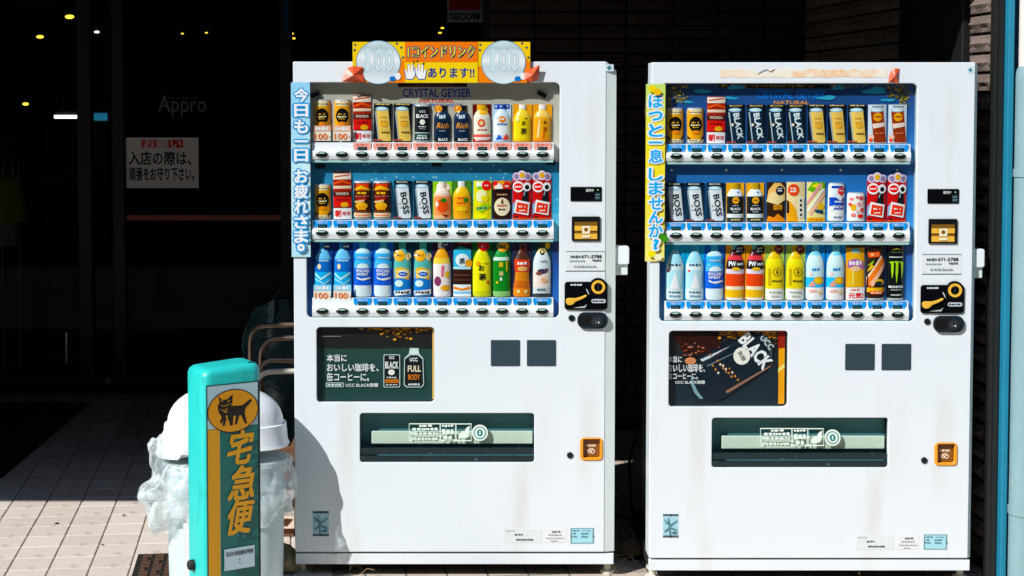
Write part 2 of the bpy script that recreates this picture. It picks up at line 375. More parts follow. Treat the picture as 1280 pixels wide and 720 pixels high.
while s > TW / 2:
    yw = A.y + dv.y * s / L
    if not (.27 < yw + .0 < .97):
        for r in range(37):
            z = r * TH + z0 - .03
            if z < 0 or z > 2.62: continue
            if z > 1.55 or yw < .3: put('tile', meshes[rd.randrange(5)], rw, (s, 0, z))
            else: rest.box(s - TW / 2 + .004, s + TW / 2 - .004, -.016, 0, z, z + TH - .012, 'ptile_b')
    s -= TW
tag(rest.build('lower_tile', rw), kind='stuff')
pmat('panel_black', '0A0A0B', rough=.6)
d = thing('dark_panel', 'black steel service door in the side wall next to the lit stone tiles', 'door', A + dv * ((A.y - .615) / (A.y - B.y)), ang)
b = MB(); b.box(-.34, .34, -.035, -.002, .0, 2.9, 'panel_black'); b.build('panel', d, bev=.004)  # flat near-black panel covering a dark stretch of the side wall
b = MB(); b.tube([(.22, -.035, .95), (.22, -.07, .95), (.22, -.07, 1.12), (.22, -.035, 1.12)], .009, 'steel'); b.build('handle', d)
# canopy over the shop front
pmat('canopy_under', '2A2826', rough=.9); pmat('canopy_edge', '5A5650', rough=.7)
cp = thing('canopy', 'dark shop canopy above the entrance and the machines', 'canopy')
out = [(-9, -.968), (-2.62, -.968), (-2.6, -.205), (3.4, -.205), (3.4, 9), (-9, 9)]
b = MB(); b.rings([[(x, y, 2.62) for x, y in out], [(x, y, 2.84) for x, y in out]], 'canopy_under'); b.build('slab', cp)
b = MB(); b.box(-9, 3.4, 3.2, 9, 2.84, 6.5, 'concrete'); b.build('upper_wall', cp)
# ---- shop front and the dark room behind it
SY = 3.55
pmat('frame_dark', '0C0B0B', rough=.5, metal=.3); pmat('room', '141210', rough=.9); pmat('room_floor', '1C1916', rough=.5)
sf = thing('shop_front', 'dark glazed shop front with black metal frames in deep shade', 'shop front')
zt = 2.6; xl = -8.8; xr = wl + .0
b = MB(); b.box(xl, xr, SY - .04, SY + .04, 2.46, 2.619, 'frame_dark'); b.build('header', sf)
b = MB(); b.box(xl, xr, SY - .04, SY + .04, -.005, .1, 'frame_dark'); b.build('sill', sf)
bars = [(-260, -240), (100, 117), (143, 158), (352, 366), (600, 612)]
xs = []
for p0, p1 in bars:
    a0, a1 = P(p0, 300, SY).x, min(P(p1, 300, SY).x, xr); xs.append((a0, a1))
    b = MB(); b.box(a0, a1, SY - .045, SY + .045, .1, 2.46, 'frame_dark'); b.build('mullion', sf, bev=.004)
for (p, q) in zip(xs[:-1], xs[1:]):
    b = MB(); b.box(p[1], q[0], SY - .004, SY + .004, .1, 2.46, 'shop_glass'); b.build('glass_pane', sf)
b = MB(); b.box(xl, xs[0][0], SY - .02, SY + .02, .1, 2.46, 'frame_dark'); b.build('side_panel', sf)
b = MB(); b.box(xl, xs[0][0] + .05, -.1, SY - .05, -.005, 2.619, 'canopy_under'); 
sw = b.build('side_light_block'); sw.location = (-1.6, 0, 0); tag(sw, 'dark side wall closing the recessed shop entrance', 'wall')  # out of view, added to shut out low sky light from the left
b = MB(); a = P(83, 435, SY - .06); b.tube([(a.x, a.y, a.z - .09), (a.x, a.y, a.z + .09)], .008, 'chrome'); b.build('door_handle', sf)
b = MB(); a = P(135, 476, SY - .05); b.ring(a.x, a.z, .008, .018, a.y - .01, a.y + .004, 'chrome'); b.build('lock', sf)
pr = Print(SY - .006); a = P(158, 277, SY); c = P(352, 267, SY); pr.r(a.x, a.z + .008, c.x, c.z - .008, '8A3E0C'); pr.build('stripe', sf, recalc=False)
pr = Print(SY - .006)
a = P(228, 133, SY); pr.t('Appro', a.x, a.z, 60 / F * (SY + D), 27 / F * (SY + D), '6E7A70', 0, 0)
a = P(229, 124, SY); pr.b(a.x - .09, a.z, a.x + .09, a.z + .014, '3A403A', 7)
pr.build('lettering', sf, recalc=False)
a = P(358, 18, SY - .05); b = MB(); b.box(a.x - .012, a.x + .012, SY - .05, SY - .047, a.z - .11, a.z + .2, '1C3A66'); so_ = b.build('sticker', sf)
# request notice on the glass
a0, a1 = P(158, 235, SY - .012), P(248, 172, SY - .012)
pmat('paper', 'EEF2F4', rough=.8, var=.02)
nb = MB(); nb.box(0, a1.x - a0.x, 0, .004, 0, a1.z - a0.z, 'paper')
no = tag(nb.build('notice', loc=(a0.x, SY - .014, a0.z)), 'white paper notice with red heading taped to the shop glass', 'notice')
pr = Print(-.0005, frame=(0, 0, a1.x - a0.x, a1.z - a0.z))
pr.r(.22, .80, .79, .955, 'C8301E'); pr.t('お願い', .505, .877, .52, .115 * .9, 'F2F2F2', 0, .03)
pr.t('入店の際は、', .47, .59, .86, .185, '15171A', 0, .035); pr.t('順番をお守り下さい。', .49, .28, .90, .18, '15171A', 0, .035)
pr.build('lettering', no, recalc=False)
# security plate above
a0, a1 = P(559, 28, SY - .06), P(603, -14, SY - .06)
nb = MB(); nb.box(0, a1.x - a0.x, 0, .006, 0, a1.z - a0.z, '9A9A9A'); no = tag(nb.build('security_sign', bev=.002, loc=(a0.x, SY - .062, a0.z)), 'small red and grey security company plate on the dark frame', 'sign')
pr = Print(-.0005, frame=(0, 0, a1.x - a0.x, a1.z - a0.z)); pr.r(.05, .36, .95, .97, '8A1F1F'); pr.t('SECOM', .5, .18, .84, .2, '111417', 0, .04); pr.build('lettering', no, recalc=False)
# room
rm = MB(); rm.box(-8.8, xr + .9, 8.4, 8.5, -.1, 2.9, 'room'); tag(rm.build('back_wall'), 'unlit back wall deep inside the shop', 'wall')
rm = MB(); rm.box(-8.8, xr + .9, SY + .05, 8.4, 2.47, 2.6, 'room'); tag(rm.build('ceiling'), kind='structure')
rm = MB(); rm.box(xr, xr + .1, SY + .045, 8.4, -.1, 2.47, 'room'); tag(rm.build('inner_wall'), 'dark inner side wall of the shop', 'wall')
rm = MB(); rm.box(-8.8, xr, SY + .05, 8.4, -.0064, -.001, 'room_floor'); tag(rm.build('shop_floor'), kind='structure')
pmat('lamp_warm', 'FFFFFF', emis='FFB432', estr=7); pmat('lamp_white', 'FFFFFF', emis='FFF3D8', estr=6); pmat('lamp_cyan', 'FFFFFF', emis='1E9AC0', estr=.8); pmat('lamp_body', '1A1A1A', rough=.5)
for n_, (px, py, Yl, key, r_) in enumerate([(87, 21, 6.2, 'lamp_warm', .035), (50, 46, 7.0, 'lamp_warm', .03), (121, 40, 6.8, 'lamp_white', .022), (32, 130, 7.9, 'lamp_warm', .028), (228, 42, 7.0, 'lamp_warm', .012), (258, 41, 7.0, 'lamp_warm', .012),
                                     (364, 42, 6.5, 'lamp_warm', .02), (367, 48, 6.8, 'lamp_warm', .016), (553, 35, 6.5, 'lamp_warm', .014), (550, 41, 6.5, 'lamp_warm', .014)]):
    a = P(px, py, Yl)
    t = thing('ceiling_spotlight', 'small glowing ceiling spotlight inside the dark shop', 'spotlight', a, group='spotlights in the shop ceiling')
    b = MB(); b.dome(0, 0, r_, r_ * .45, 0, .01, key, 14, 2); b.build('bulb', t, recalc=True)
    b = MB(); b.box(-r_ * .6, r_ * .6, .004, .05, -.01, 2.469 - a.z, 'lamp_body'); b.build('stem', t)
a0, a1 = P(68, 146, 6.6), P(104, 146, 6.6)
t = thing('fluorescent_lamp', 'white glowing fluorescent tube hanging over the shop shelves', 'lamp', (a0.x, a0.y, a0.z))
b = MB(); b.tube([(0, 0, 0), (a1.x - a0.x, 0, 0)], .014, 'lamp_white'); b.build('tube', t, 40)
b = MB(); b.box(0, a1.x - a0.x, .016, .05, -.01, .04, 'lamp_body'); b.box(.05, .07, .02, .04, .04, 2.469 - a0.z, 'lamp_body'); b.build('fitting', t)
a0, a1 = P(117, 146, 6.9), P(134, 146, 6.9)
t = thing('display_light', 'blue glowing strip light of a chiller deep in the shop', 'lamp', (a0.x, a0.y, a0.z))
b = MB(); b.box(0, a1.x - a0.x, -.01, .01, -.03, .03, 'lamp_cyan'); b.build('tube', t); b = MB(); b.box(0, a1.x - a0.x, .011, .4, -1.0, .1, 'lamp_body'); b.box(0, .5, .011, .4, -a0.z, -1.0, 'lamp_body'); b.build('fitting', t)
# goods dimly seen by the door
pmat('shelf', '1E1A17', rough=.7)
t = thing('goods_shelf', 'dark wooden goods shelf with round wares inside the shop', 'shelf', P(75, 489, SY + 1.3) * 1)
t.location.z = 0
b = MB()
for z in (.4, .8, 1.15): b.box(-.16, .16, 0, .3, z, z + .02, 'shelf')
b.box(-.18, -.16, 0, .3, 0, 1.5, 'shelf'); b.box(.16, .18, 0, .3, 0, 1.5, 'shelf'); b.build('frame', t)
pmat('ware', 'B07A34', rough=.3, var=.3)
for k in range(12):
    b = MB(); r_ = .034; b.rings([[(r_ * math.sin(math.pi * (j + .5) / 7) * math.cos(q), r_ * math.sin(math.pi * (j + .5) / 7) * math.sin(q), r_ - r_ * math.cos(math.pi * (j + .5) / 7)) for q in [2 * math.pi * i / 10 for i in range(10)]] for j in range(7)], 'ware')
    tag(b.build('fruit', smooth=60, loc=(t.location.x - .12 + .08 * (k % 4), t.location.y + .1, (.421, .821, 1.171)[k // 4])), 'small golden round fruit lying on the dark shop shelf', 'fruit', 'fruit on the shop shelf')
def bag(px0, px1, py0, py1, Y, key, label, tilt=0):
    a0, a1 = P(px0, py1, Y), P(px1, py0, Y); w_, h_ = a1.x - a0.x, a1.z - a0.z
    t = thing('shopping_bag', label, 'bag', ((a0.x + a1.x) / 2, Y, a0.z)); rs = []
    for z, s_, d_ in ((0, .8, .03), (.06, .95, .05), (.5, 1, .05), (.85, .9, .03), (1, .85, .01)):
        rs.append([(w_ / 2 * s_ * math.cos(q) + tilt * z * w_, d_ * math.sin(q) + .006 * math.sin(5 * q + 9 * z), z * h_) for q in [2 * math.pi * i / 24 for i in range(24)]])
    b = MB(); b.rings(rs, key); b.build('body', t, smooth=50)
    b = MB(); b.tube([(-w_ * .2 + tilt * w_, 0, h_ - .01), (-w_ * .15 + tilt * w_, 0, h_ + .1), (w_ * .15 + tilt * w_, 0, h_ + .1), (w_ * .2 + tilt * w_, 0, h_ - .01)], .004, key); b.build('strap', t)
    b = MB(); b.tube([(0, .05, h_ + .09), (0, .12, h_ + .1), (0, .12, -a0.z)], .012, 'lamp_body'); b.build('hook_stand', t)
pmat('bag_yellow', 'D8C81E', rough=.6, var=.2); pmat('bag_cream', 'E0D8C8', rough=.8, var=.1)
bag(2, 36, 222, 278, SY + .2, 'bag_yellow', 'yellow green shopping bag hanging inside the shop door', -.25)
bag(-26, 22, 262, 308, SY + .3, 'bag_cream', 'cream cloth tote bag hanging inside the shop door')
# mat
a0, a1 = G(-150, 598), G(112, 505); b = MB(); b.box(0, a1.x - a0.x + .0, 0, a1.y - a0.y, 0, .008, 'rubber')
tag(b.build('door_mat', loc=(a0.x, a0.y, .0012)), 'black rubber entrance mat on the shaded paving', 'mat')
# unseen building added across the road to cut sky light and glass reflections
pmat('far_wall', '5E5A55', rough=.8, var=.15, scale=1)
fb = thing('sky_block_building', 'grey building across the road facing the machines', 'building', (0, -17, -.13))
b = MB(); b.box(-34, 34, -8, 0, 0, 17, 'far_wall'); b.build('wall', fb)
wm = MB(); wm.box(-.9, .9, 0.002, .06, 0, 1.5, 'black_gloss'); wmm = wm.mesh('window')
for i in range(-7, 8):
    for j in range(5): put('window', wmm, fb, (i * 4.2, 0, 1.4 + j * 3.3))
# ---- blue pillar, post and downpipe at the right
pmat('teal_paint', '1C7E9C', rough=.45, var=.15, scale=9, grime=('6B4A30', 14, .7)); pmat('teal_shade', '0E5B74', rough=.5, var=.15)
pmat('post', '1B1C1A', rough=.5, var=.2, grime=('6F6A55', 30, .68)); pmat('pipe_blue', '7C9CA1', rough=.55, var=.1, scale=14, bump=.1, grime=('8FA5A5', 20, .6)); pmat('pipe_white', 'E3D6CF', rough=.5, var=.05)
x0 = P(1240, 300, -.03).x; x1 = P(1252.5, 300, -.03).x
t = thing('steel_post', 'thin dark steel post between the stone wall and the blue pillar', 'post', (x0, -.03, -.0065))
b = MB(); b.box(0, x1 - x0 - .002, 0, .05, 0, 2.615, 'post'); b.build('shaft', t, bev=.003)
b = MB(); b.box(-.004, .008, -.004, .0, 0, 2.6, 'pipe_blue'); o_ = b.build('edge_trim', t); o_.data.materials.clear(); o_.data.materials.append(M('post'))
t = thing('blue_pillar', 'teal blue painted metal pillar at the edge of the shop front', 'pillar', (x1, -.03, -.0065))
b = MB(); b.box(.0, .5, .06, .4, 0, 2.615, 'teal_paint'); b.build('core', t)
wa = P(1262.5, 300, -.05).x - x1
b = MB(); b.box(0, wa, -.035, .059, 0, 2.615, 'teal_paint'); b.build('front_flange', t, bev=.003)
b = MB(); b.box(wa + .002, .45, .02, .059, 0, 2.615, 'teal_shade'); b.build('recess', t)  # darker copy of the teal paint, the recess shade put into its colour
xp = P(1267.5, 300, -.10).x; rp_ = .058
t = thing('downpipe', 'pale blue downpipe with white upper length and a collar joint, fixed to the blue pillar', 'pipe', (xp + rp_, -.10, -.0065))
zs = P(1266, 88, -.1).z
b = MB(); b.tube([(0, 0, 0), (0, 0, zs - .02)], rp_, 'pipe_blue', 32); b.rings([[(rp_ * s_ * math.cos(q), rp_ * s_ * math.sin(q), z) for q in [2 * math.pi * i / 32 for i in range(32)]] for z, s_ in ((zs - .02, 1.001), (zs + .005, .97), (zs + .02, .86))], 'pipe_blue'); b.build('lower_pipe', t, smooth=40)
b = MB(); b.tube([(0, 0, zs + .0), (0, 0, 2.61)], rp_ * .85, 'pipe_white', 32); b.build('upper_pipe', t, smooth=40)
for yy in (635, 214):
    z = P(1266, yy, -.1).z; b = MB()
    b.rings([[(rr * math.cos(q), rr * math.sin(q), z + dz) for q in [2 * math.pi * i / 32 for i in range(32)]] for dz, rr in ((-.014, rp_), (-.013, rp_ + .004), (.013, rp_ + .004), (.014, rp_))], 'pipe_blue'); b.box(-.01, .01, rp_, .105, z - .01, z + .01, 'pipe_blue'); b.build('bracket', t, smooth=40)
# ================================================================== THE MACHINES
M1X = P(568.5, 384, 0).x; Y2 = -.062; M2X = P(1011.5, 384, Y2).x; DZ2 = -.004
def q(x, y): p = P(x, y, 0); return p.x - M1X, p.z
def q2(x, y): p = P(x, y, Y2); return p.x - M2X, p.z - DZ2
S = 1 / SCALE
ROWS = [(103, 177.5, 178.2, 188, 193.3, 199.5), (203, 274.5, 275.5, 285, 291.3, 299), (303, 371.8, 372.8, 382, 389, 396)]
SLOT0 = q(402.4, 193)[0]; SLOTD = 25.08 * S
def QR(x0, y0, x1, y1, f=q):
    a = f(x0, y1); b = f(x1, y0); return a[0], a[1], b[0], b[1]
HW = 201.5 * S                                        # half width of the door
ZT = q(568, 77)[1]; ZB = q(568, 690)[1]
# --- shared small meshes
bb = MB(); bb.prism(ell(0, 0, 8.6 * S, 4.6 * S, 20), -.0012, .002, 'C8CFCD'); bb.dome(0, 0, 7.8 * S, 3.8 * S, -.0012, .004, 'button_dark' if pmat('button_dark', '0A1512', rough=.15) else '', 20, 3)
bb.dome(0, 1.6 * S, 4.4 * S, 1.5 * S, -.0038, .0012, 'button_glint' if pmat('button_glint', '9FBFB4', rough=.15) else '', 14, 2)  # pale dome paints the highlight on the button's upper half
ME_BTN = bb.mesh('button', 40)
def tagmesh(cold):
    c1, c2 = ('2F93D6', 'F4FAFF') if cold else ('F2A79C', 'C8302A')
    h = 9.2 * S; w_ = 22.6 * S
    p = Print(0, frame=(-w_ / 2, 0, w_, h))
    p.p([(0, 1), (1, 1), (1, .45), (.92, .0), (.82, 0), (.78, .28), (.22, .28), (.18, 0), (.08, 0), (0, .45)], c1)
    p.t('つめた〜い' if cold else 'あったか〜い', .5, .74, .62, .14, c2, 0, .02)
    p.r(.25, .0, .77, .46, '16262A'); p.b(.3, .1, .72, .36, '3A5A58', 3, 4)
    p.box(-w_ / 2, w_ / 2, .0004, .002, 0, h, 'plastic_white')
    return p.mesh('price_tag')
ME_COLD, ME_HOT = tagmesh(True), tagmesh(False)
pmat('sky_blue', '0E3F78', rough=.5, var=.1, scale=8)
def ramp2(key, stops, coord='Z', noise_amt=.0, scale=6, spots=None, rough=.45):
    "print whose colour runs along x or z of the object, with mottling"
    m = bpy.data.materials.new(key); m.use_nodes = True; n = m.node_tree.nodes; l = m.node_tree.links; b = n['Principled BSDF']
    tc = n.new('ShaderNodeTexCoord'); sp = n.new('ShaderNodeSeparateXYZ'); l.new(tc.outputs['Generated'], sp.inputs[0])
    nz = n.new('ShaderNodeTexNoise'); nz.inputs['Scale'].default_value = scale; nz.inputs['Detail'].default_value = 7; l.new(tc.outputs['Object'], nz.inputs['Vector'])
    ma = n.new('ShaderNodeMath'); ma.operation = 'MULTIPLY_ADD'; ma.inputs[1].default_value = noise_amt; l.new(nz.outputs[0], ma.inputs[0]); l.new(sp.outputs[coord], ma.inputs[2])
    sb = n.new('ShaderNodeMath'); sb.operation = 'SUBTRACT'; sb.inputs[1].default_value = noise_amt / 2; l.new(ma.outputs[0], sb.inputs[0])
    cr = n.new('ShaderNodeValToRGB'); l.new(sb.outputs[0], cr.inputs[0]); e = cr.color_ramp.elements
    while len(e) > 1: e.remove(e[-1])
    e[0].position = stops[0][0]; e[0].color = (*lin(stops[0][1]), 1)
    for p_, c_ in stops[1:]: x = e.new(p_); x.color = (*lin(c_), 1)
    o = cr.outputs[0]
    if spots:
        vz = n.new('ShaderNodeTexVoronoi'); vz.inputs['Scale'].default_value = spots[1]; l.new(tc.outputs['Object'], vz.inputs['Vector'])
        rp = n.new('ShaderNodeMapRange'); rp.inputs[1].default_value = spots[2]; rp.inputs[2].default_value = 0; l.new(vz.outputs[0], rp.inputs[0])
        mx = n.new('ShaderNodeMix'); mx.data_type = 'RGBA'; mx.inputs[7].default_value = (*lin(spots[0]), 1); l.new(rp.outputs[0], mx.inputs[0]); l.new(o, mx.inputs[6]); o = mx.outputs[2]
    l.new(o, b.inputs['Base Color']); b.inputs['Roughness'].default_value = rough; MATS[key] = m
ramp2('bd_cream', [(0, 'C9C8BC'), (.5, 'BDB8A8'), (1, 'A7A598')], noise_amt=.5, scale=5)
ramp2('bd_water', [(0, '7CC8DC'), (.35, '2A9CC0'), (.7, '1684AE'), (1, '12709C')], noise_amt=.5, scale=22, spots=('9FD6E4', 42, .22))
ramp2('bd_navy', [(0, '1C6FC4'), (.5, '0E4FA0'), (1, '08235A')], noise_amt=.4, scale=9)
ramp2('bd_sky', [(0, '3488C8'), (.4, '145CA6'), (1, '0D386E')], noise_amt=.35, scale=5)
ramp2('bd_night', [(0, '3E9EDC'), (.45, '1A7CC6'), (1, '10559C')], noise_amt=.3, scale=4)
ramp2('bd_blue', [(0, '3E92D4'), (.5, '1D68B4'), (1, '0F4488')], noise_amt=.3, scale=7)
ramp2('stk_blue', [(0, 'A9DCF2'), (.4, 'C6E8F6'), (.7, '9FD6F0'), (1, '8CCBEA')], noise_amt=.5, scale=12)
ramp2('stk_yellow', [(0, 'F2E27A'), (.35, 'F5D81E'), (.7, 'F3DC22'), (.9, 'C9DC5A'), (1, 'BBD86A')], noise_amt=.35, scale=16)
ramp2('ad_green', [(0, '0C3A36'), (.55, '123F3B'), (.69, '1A3E38'), (.7, '0B0E0C'), (1, '15100A')], noise_amt=.05, scale=14)
ramp2('ad_night', [(0, '07222C'), (.5, '0A1E28'), (1, '120A08')], noise_amt=.2, scale=9)
ramp2('leaves', [(0, '1A1206'), (.4, 'A86A10'), (.6, 'E0A81E'), (1, '6A3A0A')], noise_amt=1.6, scale=110)
ramp2('leafgreen', [(0, '3A3A10'), (.5, '6E6A16'), (1, 'A8981E')], noise_amt=1.6, scale=120)
ramp2('coin', [(0, 'DCE9EC'), (.35, 'B9CDD2'), (.55, 'E4EEF0'), (.8, 'A9C2C8'), (1, 'C8DADE')], noise_amt=.5, scale=14, rough=.3)
ramp2('torn', [(0, 'F3D8BE'), (.4, 'F6E6D6'), (.65, 'F2BE8E'), (1, 'F4E2D0')], 'X', noise_amt=1.2, scale=26)
ramp2('flap_tray', [(0, '0E2A2A'), (.3, '9FB8A4'), (.55, 'A9C0AC'), (.6, '2E6A6E'), (1, '2A5F68')], noise_amt=.08, scale=40)

def machine(idx, X, Y, dz, label):
    f = q if idx == 1 else q2
    t = thing('vending_machine', label, 'vending machine', (X, Y, dz))
    r_disp = QR(383.5, 103, 700, 397.5); r_ad = QR(396, 409, 543, 503); r_flap = QR(450, 516.5, 668, 578)
    r_cup = QR(725.5, 547.5, 753, 575); r_bill = QR(714.5, 270.5, 750, 301)
    cl, cr_ = (0, 13 * S) if idx == 1 else (0, 4 * S)      # chamfered door edges
    HL, HW = (202 * S, 202 * S) if idx == 1 else (197.3 * S, 205.8 * S)
    out = rrect(-HL + cl, ZB, HW - cr_, ZT, .004, 3)
    me = plate([out, rrect(*r_disp, 7 * S), rrect(*r_ad, 5 * S), rrect(*r_flap, 4 * S), rrect(*r_cup, 5 * S)], 0, .02, .0025, 'paint', 'door_panel')
    door = put('door_panel', me, t)
    # right hinge moulding and door shell
    for s_, cw in ((1, cr_),):
        if not cw: continue
        xi, xo = s_ * (HW - cw + .0002), s_ * HW; za, zc = ZB + .0005, ZT - .0005; zo = ZT - cw * .9
        b = MB(); b.add([(xi, .0022, za), (xo, .011, za), (xo, .0202, za), (xi, .0201, za), (xi, .0022, zc), (xo, .011, zo), (xo, .0202, zo), (xi, .0201, zc), (xi, .0999, za), (xo, .0999, za), (xi, .0999, zc), (xo, .0999, zo)],
              [(0, 1, 5, 4), (1, 9, 11, 5), (4, 5, 11, 10), (0, 8, 9, 1), (8, 10, 11, 9), (0, 4, 10, 8)], 'paint_edge'); b.build('hinge_moulding', t)
    b = MB(); b.box(-HL + cl + .0006, HW - cr_ - .0006, .0202, .1, ZB + .001, ZB + .02, 'paint'); b.box(-HL + cl + .0006, HW - cr_ - .0006, .0202, .1, ZT - .02, ZT - .001, 'paint')
    b.box(-HL + cl + .0006, -HL + cl + .02, .0202, .1, ZB + .02, ZT - .02, 'paint'); b.box(HW - cr_ - .02, HW - cr_ - .0006, .0202, .1, ZB + .02, ZT - .02, 'paint'); b.build('door_shell', t)
    b = MB(); b.box(-HL + cl + .0202, HW - cr_ - .0202, .09, .0998, ZB + .02, ZT - .02, 'black'); b.build('door_back', t)
    b = MB(); b.box(-HL + (.004 if idx == 1 else .05), HW - .002, .106, .62, ZB + .01, ZT - .006, 'cab_side'); b.box(-HL + (.01 if idx == 1 else .055), HW - .01, .1, .106, ZB + .02, ZT - .01, 'rubber'); b.build('cabinet', t, bev=.004)
    zb0 = q(568, 706)[1]; zb1 = q(568, 692.5)[1]
    b = MB(); b.box(-HL + .001, HW - .002, .006, .026, zb0, zb1, 'paint'); b.build('kick_plate', t, bev=.002)
    b = MB(); b.box(-HL + .003, HW - .003, .03, .6, zb0 + .004, ZB + .0095, 'navy_gap'); b.build('base', t)
    for sx, sy in ((-1, .06), (1, .06), (-1, .55), (1, .55)):
        b = MB(); cx = sx * ((HL if sx < 0 else HW) - .02); n = 14
        b.rings([[(cx + rr * math.cos(2 * math.pi * i / n), sy + rr * math.sin(2 * math.pi * i / n), z) for i in range(n)] for z, rr in ((-dz - .0064, .026), (-dz + .004, .026), (-dz + .008, .013), (zb0 - .008, .013), (zb0 - .006, .022), (zb0 + .0035, .022))], 'leg_paint'); b.build('leg', t, smooth=40)
    # --- display
    x0, z0, x1, z1 = r_disp; e = .004
    b = MB(); yb = .034
    b.box(x0 - e, x0 - .0005, .0203, yb, z0 - e, z1 + e, 'lining'); b.box(x1 + .0005, x1 + e, .0203, yb, z0 - e, z1 + e, 'lining'); b.box(x0, x1, .0203, yb, z1 + .0005, z1 + e, 'lining'); b.box(x0, x1, .0203, yb, z0 - e, z0 - .0005, 'lining'); b.build('display_lining', t)
    bds = ('bd_cream', 'bd_water', 'bd_navy') if idx == 1 else ('bd_sky', 'bd_night', 'bd_blue')
    xa, xb = x0 - .003, x1 + .003
    ra, rb = q(389.5, 193)[0], q(692.5, 193)[0]
    for k, (yt, yb_, tt, tb, by, rbm) in enumerate(ROWS):
        zt_, zs_, ztt, ztb, zby, zrb = [q(568, v)[1] for v in (yt, yb_, tt, tb, by, rbm)]
        zlow = z0 - .003 if k == 2 else q(568, ROWS[k + 1][0])[1]
        b = MB(); b.box(xa, xb, .034, .037, zlow + .0002, (z1 + .003 if k == 0 else zt_) - .0002, bds[k]); b.build('backdrop', t)
        pr = [(.0335, ztt), (.008, ztt), (.0065, ztb), (.001, ztb - .002), (-.0015, zby + .007), (-.002, zby - .004), (.002, zrb), (.0335, zrb)]
        b = MB(); n = len(pr)
        b.rings([[(ra, y, z) for y, z in pr], [(rb, y, z) for y, z in pr]], 'plastic_white'); rail = b.build('shelf_rail', t, bev=.0012)
        b = MB(); b.box(ra + .002, rb - .002, .004, .0335, zrb - .010, zrb - .0005, 'strip'); b.build('edge_strip', rail)
        for i in range(12):
            xx = SLOT0 + i * SLOTD
            put('button', ME_BTN, rail, (xx, -.0022, zby))
            if not (idx == 1 and ((k == 0 and i < 2) or (k == 2 and i < 2))):
                o = put('price_tag', ME_HOT if idx == 1 and k == 0 else ME_COLD, rail, (xx, .0050, ztb + .0004))
        pz1 = z1 - .002 if k == 0 else zt_ - .001
        b = MB(); b.box(x0 + .001, x1 - .001, .0045, .0065, ztt + .0005, pz1, 'pane'); b.build('display_pane', t)
        # clips that hold the shelf above
    for (cx, cy, an) in ((393, 118, 22), (678, 118, -28), (400, 208.5, 0), (546, 206, 0), (689, 204, 0)):
        if idx == 2: continue
        a = q(cx, cy); b = MB(); b.prism([(6 * S * u * math.cos(R(an)) - 2.6 * S * v * math.sin(R(an)), 6 * S * u * math.sin(R(an)) + 2.6 * S * v * math.cos(R(an))) for u, v in ((-1, -1), (1, -1), (1, 1), (-1, 1))], .024, .0335, 'black'); b.build('clip', t, loc=(a[0], 0, a[1]))
    if idx == 2:
        for cx in (841, 910, 980, 1054, 1125):
            a = q2(cx, 213); b = MB(); b.dome(0, 0, 1.6 * S, 1.6 * S, .0337, .003, 'E8F2F8', 10, 2); b.build('screw', t, loc=(a[0], 0, a[1]))
    # header advertisement inside the top shelf
    pr = Print(.0336, step=.00008)
    cxy = q(546, 116) if idx == 1 else q2(992, 118)
    dk = 'F0' if idx == 2 else ''
    c1 = '12408E' if idx == 1 else '3A74C4'
    pr.t('CRYSTAL GEYSER', cxy[0], cxy[1], 86 * S, 11 * S, c1, 0, .02); pr.t('NATURAL', cxy[0], cxy[1] - 10 * S, 44 * S, 4.5 * S, 'C8402E' if idx == 1 else 'D8984A', 0, .02)
    if idx == 1: pr.t('ALPINE SPRING WATER', cxy[0], cxy[1] - 15.5 * S, 64 * S, 4 * S, '2A62B0', 0, .01)
    a = QR(497, 104, 584, 108.5) if idx == 1 else QR(900, 105, 1040, 110, q2)
    pr.r(*a, '2A1614' if idx == 1 else '16140F'); pr.b(a[0] + .05, a[1] + .003, a[2] - .05, a[3] - .003, '6A3A30', 9, 3)
    if idx == 2:
        rd = random.Random(9)
        for (cx, cy, w_) in ((877, 113, 13), (922, 109, 12), (858, 127, 9), (916, 122, 8), (1052, 109, 11), (1090, 113, 17), (1037, 122, 11), (1112, 125, 9)):
            a = q2(cx, cy)
            for j in range(4): pr.e(a[0] + rd.uniform(-.6, .6) * w_ * S, a[1] + rd.uniform(-.12, .12) * w_ * S, w_ * S * rd.uniform(.5, .8), w_ * S * .16, '4F9AB8', 16)
    pr.build('header_print', t, recalc=False)
    if idx == 2:
        b = MB(); rd = random.Random(2)
        for (cx0, cx1, cy0, cy1, n_) in ((834, 862, 106, 130, 110), (1113, 1141, 106, 122, 110), (1128, 1139, 120, 131, 40), (834, 842, 122, 140, 30), (880, 1010, 105, 108, 60), (1040, 1112, 105, 109, 36)):
            for _ in range(n_):
                a = q2(rd.uniform(cx0, cx1), rd.uniform(cy0, cy1)); an = rd.uniform(0, 6.3); l_ = rd.uniform(.003, .006)
                y = .0336 - rd.uniform(0, .004); u = Vector((math.cos(an), rd.uniform(-.3, .3), math.sin(an))) * l_; v = Vector((-math.sin(an), 0, math.cos(an))) * l_ * .5
                c = Vector((a[0], y, a[1])); b.add([c - u, c + v, c + u, c - v], [(0, 1, 2, 3)], rd.choice(('5A5A14', '8C7A18', '3F4A14', 'A8921E')))
        tag(b.build('autumn_leaf', t, recalc=False), kind='stuff')
    # --- advertisement window
    x0, z0, x1, z1 = r_ad
    b = MB(); b.ring(0, 0, 1, 1, 0, 0, 'rubber', 3); b = MB()
    me = plate([rrect(x0 - .004, z0 - .004, x1 + .004, z1 + .004, .017), rrect(x0 + .002, z0 + .002, x1 - .002, z1 - .002, .012)], .0205, .0235, .001, 'rubber', 'gasket'); put('gasket', me, t)
    b = MB(); b.box(x0 - .003, x1 + .003, .024, .027, z0 - .003, z1 + .003, 'ad_green' if idx == 1 else 'ad_night'); po = b.build('poster', t)
